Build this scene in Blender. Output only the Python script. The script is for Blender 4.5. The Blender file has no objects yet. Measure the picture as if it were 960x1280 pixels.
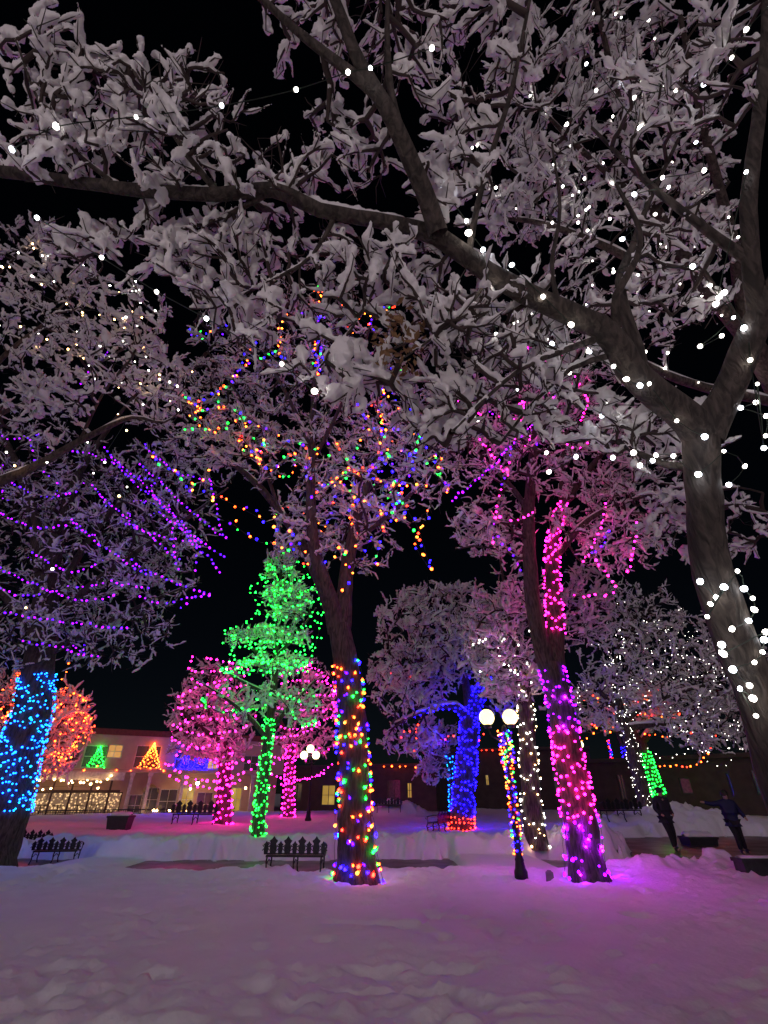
import bpy, math, random
import numpy as np
from mathutils import Vector, Matrix

R = math.radians
rng = np.random.default_rng(11)
random.seed(5)
scene = bpy.context.scene
col = scene.collection

# ------------------------------------------------------------------ camera
TH = R(30.3); CT, ST = math.cos(TH), math.sin(TH)
EYE = np.array([0.0, 0.0, 1.6]); FPX = 600.0
cam = bpy.data.cameras.new('camera'); camo = bpy.data.objects.new('camera', cam); col.objects.link(camo)
camo.location = EYE; camo.rotation_euler = (R(90) + TH, 0, 0)
cam.sensor_fit = 'VERTICAL'; cam.sensor_height = 24.0; cam.lens = FPX / 1280 * 24.0
cam.clip_start = 0.05; cam.clip_end = 3000
scene.camera = camo

def ray(px, py):
    x = (px - 480) / FPX; u = (640 - py) / FPX
    return np.array([x, CT - u * ST, ST + u * CT])
def PD(px, py, D): return EYE + ray(px, py) * D                 # surveyed point at depth D
def PY(px, py, Y): r = ray(px, py); return EYE + r * (Y / r[1])  # surveyed point at ground distance Y
def G(px, py, z=0.0): r = ray(px, py); return EYE + r * ((z - EYE[2]) / r[2])

# ------------------------------------------------------------------ materials
MATS = {}
def newmat(name):
    m = bpy.data.materials.new(name); m.use_nodes = True
    nt = m.node_tree; b = nt.nodes['Principled BSDF']
    MATS[name] = m
    return m, nt, b
def simple(name, c, rough=0.6, metal=0.0, var=0.25, scale=6.0, bump=0.0, bscale=30.0):
    m, nt, b = newmat(name)
    tc = nt.nodes.new('ShaderNodeTexCoord')
    n = nt.nodes.new('ShaderNodeTexNoise'); n.inputs['Scale'].default_value = scale; n.inputs['Detail'].default_value = 6
    nt.links.new(tc.outputs['Object'], n.inputs['Vector'])
    r = nt.nodes.new('ShaderNodeValToRGB')
    r.color_ramp.elements[0].position = .3; r.color_ramp.elements[1].position = .7
    r.color_ramp.elements[0].color = (*[x * (1 - var) for x in c], 1)
    r.color_ramp.elements[1].color = (*[min(1, x * (1 + var)) for x in c], 1)
    nt.links.new(n.outputs['Fac'], r.inputs['Fac']); nt.links.new(r.outputs['Color'], b.inputs['Base Color'])
    b.inputs['Roughness'].default_value = rough; b.inputs['Metallic'].default_value = metal
    if bump:
        n2 = nt.nodes.new('ShaderNodeTexNoise'); n2.inputs['Scale'].default_value = bscale; n2.inputs['Detail'].default_value = 5
        nt.links.new(tc.outputs['Object'], n2.inputs['Vector'])
        bp = nt.nodes.new('ShaderNodeBump'); bp.inputs['Strength'].default_value = bump; bp.inputs['Distance'].default_value = .03
        nt.links.new(n2.outputs['Fac'], bp.inputs['Height']); nt.links.new(bp.outputs['Normal'], b.inputs['Normal'])
    return m
def emit(name, c, s):
    m, nt, b = newmat(name)
    b.inputs['Base Color'].default_value = (*[min(1, x) for x in c], 1)
    b.inputs['Roughness'].default_value = .3
    b.inputs['Emission Color'].default_value = (*c, 1); b.inputs['Emission Strength'].default_value = s
    return m

def snow_mat(name, c, bump, bscale):
    m = simple(name, c, rough=.75, var=.04, scale=1.5, bump=bump, bscale=bscale)
    b = m.node_tree.nodes['Principled BSDF']; b.inputs['Specular IOR Level'].default_value = .25
    return m
M_SNOW = snow_mat('snow', (.80, .79, .82), .55, 14)
M_TSNOW = snow_mat('tree_snow', (.87, .85, .87), .25, 25)
def bark_mat(name, c):
    m, nt, b = newmat(name)
    tc = nt.nodes.new('ShaderNodeTexCoord')
    mp = nt.nodes.new('ShaderNodeMapping'); mp.inputs['Scale'].default_value = (9, 9, 1.6)
    nt.links.new(tc.outputs['Object'], mp.inputs['Vector'])
    v = nt.nodes.new('ShaderNodeTexNoise'); v.inputs['Scale'].default_value = 2.2; v.inputs['Detail'].default_value = 9; v.inputs['Distortion'].default_value = .8
    nt.links.new(mp.outputs['Vector'], v.inputs['Vector'])
    r = nt.nodes.new('ShaderNodeValToRGB')
    r.color_ramp.elements[0].position = .38; r.color_ramp.elements[1].position = .66
    r.color_ramp.elements[0].color = (*[x * .45 for x in c], 1); r.color_ramp.elements[1].color = (*[x * 1.5 for x in c], 1)
    nt.links.new(v.outputs['Fac'], r.inputs['Fac']); nt.links.new(r.outputs['Color'], b.inputs['Base Color'])
    bp = nt.nodes.new('ShaderNodeBump'); bp.inputs['Strength'].default_value = .9; bp.inputs['Distance'].default_value = .05
    nt.links.new(v.outputs['Fac'], bp.inputs['Height']); nt.links.new(bp.outputs['Normal'], b.inputs['Normal'])
    b.inputs['Roughness'].default_value = .9
    return m
M_BARK = bark_mat('bark', (.085, .062, .055))
M_BARKN = bark_mat('grey_bark', (.062, .049, .043))
M_TWIG = simple('twig_bark', (.05, .034, .032), .9)
M_IRON = simple('black_iron', (.012, .013, .016), .45, .4)
M_WIRE = simple('wire_green', (.012, .025, .015), .6)
M_DARK = simple('dark_metal', (.02, .02, .024), .5)

# ------------------------------------------------------------------ mesh helpers
def mesh_np(name, V, Fq, mats, smooth=True, matidx=None):
    me = bpy.data.meshes.new(name)
    V = np.asarray(V, dtype=np.float32).reshape(-1, 3)
    Fq = np.asarray(Fq, dtype=np.int32)
    n, k = Fq.shape
    me.vertices.add(len(V)); me.vertices.foreach_set('co', V.ravel())
    me.loops.add(n * k); me.loops.foreach_set('vertex_index', Fq.ravel())
    me.polygons.add(n)
    me.polygons.foreach_set('loop_start', np.arange(0, n * k, k, dtype=np.int32))
    me.polygons.foreach_set('loop_total', np.full(n, k, dtype=np.int32))
    if smooth: me.polygons.foreach_set('use_smooth', np.ones(n, dtype=bool))
    if matidx is not None: me.polygons.foreach_set('material_index', np.asarray(matidx, dtype=np.int32))
    for m in (mats if isinstance(mats, (list, tuple)) else [mats]): me.materials.append(m)
    me.update(calc_edges=True)
    return me
def link(name, me, parent=None, loc=(0, 0, 0)):
    o = bpy.data.objects.new(name, me); col.objects.link(o); o.location = Vector(loc)
    if parent: o.parent = parent
    return o
def tag(o, label=None, cat=None, group=None, kind=None):
    if label: o['label'] = label
    if cat: o['category'] = cat
    if group: o['group'] = group
    if kind: o['kind'] = kind
    return o
def empty(name, loc, label, cat, group=None, rz=0.0):
    o = bpy.data.objects.new(name, None); col.objects.link(o); o.location = Vector(loc); o.rotation_euler = (0, 0, rz)
    o.empty_display_size = .2
    return tag(o, label, cat, group)

class MB:                                     # a small collector of quads
    def __init__(s): s.V = []; s.F = []; s.n = 0; s.mi = []
    def add(s, V, F, mi=0):
        V = np.asarray(V, float); F = np.asarray(F, int)
        if F.shape[1] == 3: F = np.concatenate([F, F[:, 2:3]], 1)
        s.V.append(V); s.F.append(F + s.n); s.n += len(V); s.mi += [mi] * len(F)
    def box(s, a, b, mi=0):
        x0, y0, z0 = a; x1, y1, z1 = b
        s.add([(x0,y0,z0),(x1,y0,z0),(x1,y1,z0),(x0,y1,z0),(x0,y0,z1),(x1,y0,z1),(x1,y1,z1),(x0,y1,z1)],
              [(3,2,1,0),(4,5,6,7),(0,1,5,4),(1,2,6,5),(2,3,7,6),(3,0,4,7)], mi)
    def frustum(s, c, a, b, h, mi=0):         # box that tapers from half sizes a to b
        x, y, z = c
        s.add([(x-a[0],y-a[1],z),(x+a[0],y-a[1],z),(x+a[0],y+a[1],z),(x-a[0],y+a[1],z),
               (x-b[0],y-b[1],z+h),(x+b[0],y-b[1],z+h),(x+b[0],y+b[1],z+h),(x-b[0],y+b[1],z+h)],
              [(3,2,1,0),(4,5,6,7),(0,1,5,4),(1,2,6,5),(2,3,7,6),(3,0,4,7)], mi)
    def tube(s, pts, rad, k=8, mi=0, cap=True):
        V, F = sweep(np.asarray(pts, float), np.broadcast_to(np.asarray(rad, float), (len(pts),)), k)
        n = len(pts)
        if cap:
            V = np.concatenate([V, [pts[0]], [pts[-1]]]); a, b = n * k, n * k + 1
            q = [(a, (i + 1) % k, i, i) for i in range(k)] + [(b, (n-1)*k + i, (n-1)*k + (i+1) % k, (n-1)*k + (i+1) % k) for i in range(k)]
            F = np.concatenate([F, q])
        s.add(V, F, mi)
    def lathe(s, prof, k=16, c=(0, 0, 0), mi=0):
        V = []; n = len(prof)
        for r, z in prof:
            for i in range(k):
                a = 2 * math.pi * i / k; V.append((c[0] + r * math.cos(a), c[1] + r * math.sin(a), c[2] + z))
        F = [(j*k+i, j*k+(i+1) % k, (j+1)*k+(i+1) % k, (j+1)*k+i) for j in range(n-1) for i in range(k)]
        s.add(V, F, mi)
    def prism(s, outline, y0, y1, mi=0):      # outline in x,z (convex fan about centroid), extruded in y
        o = np.asarray(outline, float); n = len(o); c = o.mean(0)
        V = [(p[0], y0, p[1]) for p in o] + [(p[0], y1, p[1]) for p in o] + [(c[0], y0, c[1]), (c[0], y1, c[1])]
        F = []
        for i in range(n):
            j = (i + 1) % n
            F += [(i, j, n + j, n + i), (2*n, j, i, i), (2*n+1, n+i, n+j, n+j)]
        s.add(V, F, mi)
    def mesh(s, name, mats, smooth=False):
        V = np.concatenate(s.V); F = np.concatenate(s.F)
        me = bpy.data.meshes.new(name)
        fl = [tuple(dict.fromkeys(f)) for f in F.tolist()]
        ok = [i for i, f in enumerate(fl) if len(f) > 2]
        me.from_pydata(V.tolist(), [], [fl[i] for i in ok])
        for m in (mats if isinstance(mats, (list, tuple)) else [mats]): me.materials.append(m)
        me.polygons.foreach_set('material_index', np.array([s.mi[i] for i in ok], dtype=np.int32))
        if smooth: me.polygons.foreach_set('use_smooth', np.ones(len(ok), dtype=bool))
        me.update(); return me
    def build(s, name, mats, parent=None, loc=(0, 0, 0), smooth=False):
        return link(name, s.mesh(name, mats, smooth), parent, loc)

def norm(v): return v / np.maximum(np.linalg.norm(v, axis=-1, keepdims=True), 1e-9)
def sweep(P, rad, k, nz=0.0, seed=0, nfreq=3.0):
    n = len(P); T = np.gradient(P, axis=0); T = norm(T)
    u = np.cross(T[0], (0.3, 0.9, 0.1)); u /= np.linalg.norm(u); U = []
    for i in range(n):
        u = u - T[i] * np.dot(u, T[i]); u /= np.linalg.norm(u); U.append(u)
    U = np.array(U); W = np.cross(T, U)
    a = np.arange(k) * 2 * np.pi / k
    rr = rad[:, None] * np.ones(k)[None]
    if nz:
        g = np.random.default_rng(seed)
        ph = g.uniform(0, 6.28, 4); s = np.concatenate([[0], np.cumsum(np.linalg.norm(np.diff(P, axis=0), axis=1))])
        f = (np.sin(3 * a[None] + ph[0] + s[:, None] * .8) * .5 + np.sin(5 * a[None] + ph[1] - s[:, None] * nfreq) * .3
             + np.sin(2 * a[None] + ph[2] + s[:, None] * nfreq * 1.7) * .4 + g.uniform(-.5, .5, rr.shape) * .5)
        rr = rr * (1 + nz * f)
    V = P[:, None] + rr[..., None] * (np.cos(a)[None, :, None] * U[:, None] + np.sin(a)[None, :, None] * W[:, None])
    i = np.arange(n - 1)[:, None] * k; j = np.arange(k)[None]; j2 = (j + 1) % k
    F = np.stack([i + j, i + j2, i + k + j2, i + k + j], -1).reshape(-1, 4)
    return V.reshape(-1, 3), F
def paths_tubes(Pth, rad, k, jit=0.0):        # many polylines of R points at once: (M,R,3), (M,R)
    M, Rn, _ = Pth.shape
    T = norm(np.gradient(Pth, axis=1))
    ref = norm(rng.normal(size=(M, 1, 3)))
    t0 = norm(Pth[:, -1:] - Pth[:, :1])
    ref = np.cross(t0, ref); ref = norm(ref)
    U = norm(ref - T * np.sum(ref * T, -1, keepdims=True)); W = np.cross(T, U)
    a = np.arange(k) * 2 * np.pi / k
    rr = rad[..., None] * np.ones(k)
    if jit: rr = rr * (1 + jit * rng.uniform(-1, 1, rr.shape))
    V = Pth[:, :, None] + rr[..., None] * (np.cos(a)[:, None] * U[:, :, None] + np.sin(a)[:, None] * W[:, :, None])
    base = (np.arange(M) * Rn * k)[:, None, None]; i = (np.arange(Rn - 1) * k)[None, :, None]; j = np.arange(k)[None, None]; j2 = (j + 1) % k
    F = np.stack([base + i + j, base + i + j2, base + i + k + j2, base + i + k + j], -1).reshape(-1, 4)
    return V.reshape(-1, 3), F
def spline(P, step=.3):
    P = np.asarray(P, float)
    Q = np.concatenate([[2 * P[0] - P[1]], P, [2 * P[-1] - P[-2]]]); out = []; par = []
    for i in range(1, len(Q) - 2):
        p0, p1, p2, p3 = Q[i-1:i+3]; n = max(2, int(math.ceil(np.linalg.norm(p2 - p1) / step)))
        for t in np.arange(n) / n:
            out.append(.5 * (2*p1 + (p2-p0)*t + (2*p0-5*p1+4*p2-p3)*t*t + (3*p1-p0-3*p2+p3)*t**3)); par.append(i - 1 + t)
    out.append(P[-1]); par.append(len(P) - 1)
    return np.array(out), np.array(par)

def hash2(i, j, s):
    h = (i * 374761393 + j * 668265263 + s * 974634541) & 0xFFFFFFFF
    h = ((h ^ (h >> 13)) * 1274126177) & 0xFFFFFFFF
    return ((h ^ (h >> 16)) & 0xFFFF) / 65535.0
def vn(x, y, s=0):
    xi = np.floor(x).astype(np.int64); yi = np.floor(y).astype(np.int64); fx = x - xi; fy = y - yi
    fx = fx*fx*(3-2*fx); fy = fy*fy*(3-2*fy)
    return ((hash2(xi, yi, s)*(1-fx) + hash2(xi+1, yi, s)*fx)*(1-fy) + (hash2(xi, yi+1, s)*(1-fx) + hash2(xi+1, yi+1, s)*fx)*fy)
def fbm(x, y, s=0, o=4):
    a, t, v = 1., 0., 0.
    for i in range(o):
        v = v + a * vn(x * 2**i, y * 2**i, s + i); t += a; a *= .5
    return v / t
def sstep(a, b, x): t = np.clip((x - a) / (b - a), 0, 1); return t*t*(3-2*t)

# ------------------------------------------------------------------ trees
def limb(pts, Y=None):
    """pts: rows (px, py, depth-or-None, radius); depth is D unless Y is given (then ground distance Y + third value)."""
    P = []; r = []
    for p in pts:
        P.append(PY(p[0], p[1], Y + p[2]) if Y is not None else PD(p[0], p[1], p[2])); r.append(p[3])
    return np.array(P), np.array(r)
def to_ground(L, z=-.1):
    P, r = L
    P[0, 2] = z
    return P, r

def make_tree(name, label, limbs, blobs, group=None, step=.35, bf=.25, r0=.006, snow=.045, spur=(.15, .45), spurs=1.5, snow_p=.85,
              bark=None, remesh=0.0, sides=10, skip_trunk=.55, seed=1, snow_k=5, trunk_snow=True, flat=0.0, spur_up=.15, lift=.95):
    g = np.random.default_rng(seed)
    base = limbs[0][0][0].copy()
    root = empty(name, base, label, 'tree', group)
    mb_V, mb_F, nv = [], [], 0
    nodes = []; LP = []
    for li, (P, r) in enumerate(limbs):
        S, par = spline(P, step * .7)
        rad = np.interp(par, np.arange(len(r)), r)
        k = sides if li == 0 else max(6, sides - 2)
        S2 = S.copy()
        if len(S) > 4: S2[1:-1] += g.normal(size=(len(S) - 2, 3)) * rad[1:-1, None] * .04
        V, F = sweep(S2, rad, k, .055, seed + li)
        mb_V.append(V); mb_F.append(F + nv); nv += len(V)
        LP.append((S2, rad))
        s0 = int(len(S) * skip_trunk) if li == 0 else int(len(S) * .15)
        nodes.append(S2[s0:])
    link('trunk', mesh_np('trunk', np.concatenate(mb_V) - base, np.concatenate(mb_F), bark or M_BARK), root)
    # attractors -> nearest-node growth
    att = []
    for b in blobs: att.append(b)
    att = np.concatenate(att); L = np.concatenate(nodes)
    d0 = np.min(np.linalg.norm(att[:, None] - L[None], axis=-1), axis=1) if len(att) * len(L) < 4e6 else np.array([np.min(np.linalg.norm(L - a, axis=1)) for a in att])
    att = att[np.argsort(d0)]
    N = 30000
    pos = np.zeros((N, 3)); par = np.full(N, -1); pl = np.zeros(N)
    n = len(L); nL = n; pos[:n] = L
    for a in att:
        dv = pos[:n] - a; d = np.sqrt((dv * dv).sum(1))
        j = int(np.argmin(d + bf * pl[:n])); dj = d[j]
        if dj < .05: continue
        m = max(1, int(math.ceil(dj / step)))
        if n + m >= N: break
        w = norm(np.cross(a - pos[j], g.normal(size=3)))
        bow = g.uniform(.05, .22) * dj * w
        q = j
        for i in range(1, m + 1):
            t = i / m
            p = pos[j] * (1 - t) + a * t + bow * (4 * t * (1 - t)) * .7 + (g.normal(size=3) * step * .07 if i < m else 0)
            pos[n] = p; par[n] = q; pl[n] = pl[q] + dj / m; q = n; n += 1
    pos = pos[:n]; par = par[:n]
    cnt = np.ones(n)
    for i in range(n - 1, nL - 1, -1):
        if par[i] >= 0: cnt[par[i]] += cnt[i]
    rad = np.minimum(r0 * cnt ** .45, r0 * 12)
    ch = np.arange(nL, n); pa = par[ch]
    A, B = pos[pa], pos[ch]
    rA = np.where(pa < nL, rad[ch] * 1.15, rad[pa]); rB = rad[ch]
    mid = (A + B) / 2 + g.normal(size=A.shape) * np.linalg.norm(B - A, axis=1, keepdims=True) * .05
    V1, F1 = paths_tubes(np.stack([A, mid, B], 1), np.stack([rA, (rA + rB) / 2, rB], 1), 4)
    # spurs: short end twigs
    tips = ch[cnt[ch] < 9]
    ns = g.poisson(spurs, len(tips)); src = np.repeat(tips, ns)
    d = norm(pos[src] - pos[par[src]])
    dr = norm(d * .95 + norm(g.normal(size=d.shape)) * .72 + np.array([0, 0, spur_up]))
    ln = g.uniform(spur[0], spur[1], len(src))[:, None]
    st = pos[src] + (pos[par[src]] - pos[src]) * g.uniform(0, .8, (len(src), 1))
    p1 = st + dr * ln * .5 + g.normal(size=dr.shape) * ln * .11
    p2 = st + dr * ln + g.normal(size=dr.shape) * ln * .22 + np.array([0, 0, .10]) * ln
    V2, F2 = paths_tubes(np.stack([st, p1, p2], 1), np.stack([np.full(len(src), r0 * .95), np.full(len(src), r0 * .75), np.full(len(src), r0 * .35)], 1), 3)
    link('crown', mesh_np('crown', np.concatenate([V1, V2]) - base, np.concatenate([F1, F2 + len(V1)]), M_TWIG), root)
    # snow lying along the twigs
    SA = np.concatenate([A, st]); SM = np.concatenate([mid, p1]); SB = np.concatenate([B, p2])
    rr = np.concatenate([rB, np.full(len(src), r0 * .6)])
    cen = SM; patch = .5 + .5 * np.sin(cen[:, 0] * 2.1 + 1.7 * np.sin(cen[:, 1] * 1.3)) * np.sin(cen[:, 2] * 1.9 + cen[:, 1])
    keep = g.uniform(size=len(SA)) < snow_p * (.65 + .5 * patch)
    SA, SM, SB, rr = SA[keep], SM[keep], SB[keep], rr[keep]
    M = len(SA); Rn = 8
    t = np.linspace(-.06, 1.04, Rn)[None, :, None]
    path = SA[:, None] * (1-t)*(1-2*t) + SM[:, None] * 4*t*(1-t) + SB[:, None] * t*(2*t-1)
    size = snow * np.exp(g.normal(size=(M, 1)) * .38) * (.75 + .5 * patch[keep][:, None])
    prof = np.array([.35, .9, 1., .95, 1., .95, .85, .3])[None] * (1 + .62 * g.uniform(-1, 1, (M, Rn)))
    sr = size * prof
    path = path + np.array([0, 0, 1.]) * (sr * lift + rr[:, None] * .6)[..., None]
    path += g.normal(size=path.shape) * size[..., None] * .30
    V3, F3 = paths_tubes(path, sr, snow_k, .3)
    Vs, Fs = [V3], [F3]; off = len(V3)
    # a ridge of snow on the upper side of the limbs
    for li, (S, rad_) in enumerate(LP):
        if len(S) < 4: continue
        T = norm(np.gradient(S, axis=0)); flatn = np.sqrt(np.maximum(0, 1 - T[:, 2] ** 2))
        if li == 0 and not trunk_snow: continue
        cov = flatn * (.4 + .9 * fbm(np.arange(len(S)) * .35, np.full(len(S), li * 3.1), seed))
        w = rad_ * np.clip(cov * 1.3 - .35, 0.02, .85) + np.where(cov > .4, snow * .35, 0)
        S3 = S + np.array([0, 0, 1.]) * (rad_ * .78)[:, None] + g.normal(size=S.shape) * rad_[:, None] * .08
        V, F = sweep(S3, np.maximum(w, .003), 7, .18, seed + 50 + li)
        Vs.append(V); Fs.append(F + off); off += len(V)
    V = np.concatenate(Vs) - base; F = np.concatenate(Fs)
    if flat:
        pass
    me = mesh_np('snow_cover', V, F, M_TSNOW)
    so = link('snow_cover', me, root)
    if remesh:
        md = so.modifiers.new('r', 'REMESH'); md.mode = 'VOXEL'; md.voxel_size = remesh; md.use_smooth_shade = True
        sm = so.modifiers.new('s', 'SMOOTH'); sm.iterations = 1; sm.factor = .5
        tx = bpy.data.textures.new('lumps', 'CLOUDS'); tx.noise_scale = .07; tx.noise_depth = 2
        dm = so.modifiers.new('d', 'DISPLACE'); dm.texture = tx; dm.strength = .045; dm.mid_level = .5; dm.texture_coords = 'LOCAL'
        dg = bpy.context.evaluated_depsgraph_get(); e = so.evaluated_get(dg)
        me2 = bpy.data.meshes.new_from_object(e); so.modifiers.clear(); so.data = me2
        me2.materials.clear(); me2.materials.append(M_TSNOW)
        me2.polygons.foreach_set('use_smooth', np.ones(len(me2.polygons), dtype=bool))
    root_d = dict(root=root, limbs=LP, pos=pos, base=base, twigs=B)
    return root_d

def blobD(px, py, D, sx, sy, sd, n, seed=0):   # a volume of twig ends: centre and half extents, seen from the survey point
    g = np.random.default_rng(seed + int(px * 7 + py))
    v = norm(g.normal(size=(n, 3))) * g.uniform(0, 1, (n, 1)) ** .4
    return np.array([PD(px + a * sx, py + b * sy, D + c * sd) for a, b, c in v])
def blobY(px, py, Y, sx, sy, sd, n, seed=0):
    g = np.random.default_rng(seed + int(px * 7 + py))
    v = norm(g.normal(size=(n, 3))) * g.uniform(0, 1, (n, 1)) ** .4
    return np.array([PY(px + a * sx, py + b * sy, Y + c * sd) for a, b, c in v])

# ------------------------------------------------------------------ string lights
def EM(name, c, s): return emit('bulb_' + name, c, s)
# glass ends glow softly in their own colour, the belly round the filament burns brighter
BCOL = {'white': ((1, .94, .84), 3, 18), 'cool': ((.86, .92, 1), 3, 18), 'warm': ((1, .58, .22), 3, 26),
 'red': ((1, .02, .008), 2, 26), 'orange': ((1, .075, .008), 2.4, 26), 'amber': ((1, .21, .02), 2, 15),
 'green': ((.007, 1, .042), 1.3, 18), 'blue': ((.008, .003, 1), 3.5, 34), 'violet': ((.07, .003, 1), 3, 11),
 'purple': ((.25, .003, 1), 3, 10), 'magenta': ((.38, .0012, 1), 2.0, 260), 'pink': ((1, .007, .30), 1.8, 38),
 'cyan': ((.003, .08, 1), 2.6, 24), 'deep': ((.0018, .0006, 1), 5, 110), 'teal': ((.006, .35, .9), 1.8, 8)}
BM = {k: EM(k, c, b_) for k, (c, a_, b_) in BCOL.items()}
BR = {k: EM(k + '_glass', c, a_) for k, (c, a_, b_) in BCOL.items()}
def bulb_mesh(c, r, long):
    mb = MB(); k = 10 if r < .0245 and not long else 6
    if long: prof = [(.001, -1.0), (.62, -.75), (1., -.1), (.72, .75), (.3, 1.55), (.001, 1.9)]
    else: prof = [(.001, -1.), (.8, -.6), (1., 0), (.75, .65), (.001, 1.1)]
    mb.lathe([(a * r, b * r) for a, b in prof], k)
    hot = (1, 2) if long else (1, 2)
    mb.mi = [0 if (i // k) in hot else 1 for i in range(len(mb.mi))]
    return mb.mesh('bulb', [BM[c], BR[c]], True)
BMESH = {}
def string(label, P, C, r, wires=None, cat='string lights', group=None, long=False, nparts=100, name='string_lights'):
    """P bulb positions, C colour names, r bulb radius, wires list of polylines"""
    P = np.asarray(P); base = P[np.argmin(P[:, 2])].copy()
    root = empty(name, base, label, cat, group)
    if wires:
        wires = [w for w in wires if len(w) > 1]
        for grp in ([[w] for w in wires] if len(wires) <= 14 else [wires]):
            mb = MB()
            for w in grp: mb.tube(np.asarray(w) - base, max(.005, r * .12), 3, cap=False)
            mb.build('wire', M_WIRE, root)
    dist = np.linalg.norm(P - EYE, axis=1); order = np.argsort(dist)
    px = P - EYE
    rest = {}
    for i, q in enumerate(order):
        c = C[q]
        key = (c, round(r, 4), long)
        if key not in BMESH: BMESH[key] = bulb_mesh(c, r, long)
        if i < nparts:
            o = link('bulb', BMESH[key], root, P[q] - base)
            o.rotation_euler = (random.uniform(-1, 1), random.uniform(-1, 1), random.uniform(0, 6)); q_ = random.uniform(.62, 1.12); o.scale = (q_, q_, q_ * random.uniform(1, 1.5))
        else: rest.setdefault(c, []).append(q)
    if rest:
        Vs, Fs, mi, off = [], [], [], 0; cs = list(rest)
        for ci, c in enumerate(cs):
            me = BMESH[(c, round(r, 4), long)]
            v = np.zeros(len(me.vertices) * 3); me.vertices.foreach_get('co', v); v = v.reshape(-1, 3)
            f = []
            for p in me.polygons:
                l = list(p.vertices); f.append(l + [l[-1]] * (4 - len(l)))
            f = np.array(f); fm = [p.material_index for p in me.polygons]
            for q in rest[c]:
                a = Matrix.Rotation(random.uniform(-1, 1), 3, 'X') @ Matrix.Rotation(random.uniform(-1, 1), 3, 'Y') * random.uniform(.72, 1.12)
                Vs.append(v @ np.array(a).T + P[q] - base); Fs.append(f + off); off += len(v); mi += [ci * 2 + q_ for q_ in fm]
        V = np.concatenate(Vs); F = np.concatenate(Fs).tolist()
        me = bpy.data.meshes.new('bulb'); me.from_pydata(V.tolist(), [], [tuple(dict.fromkeys(f)) for f in F])
        for c in cs: me.materials.append(BM[c]); me.materials.append(BR[c])
        me.polygons.foreach_set('material_index', np.array(mi, dtype=np.int32)); me.polygons.foreach_set('use_smooth', np.ones(len(mi), dtype=bool)); me.update()
        o = link('bulb', me, root); o['kind'] = 'stuff'
    return root
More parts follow.
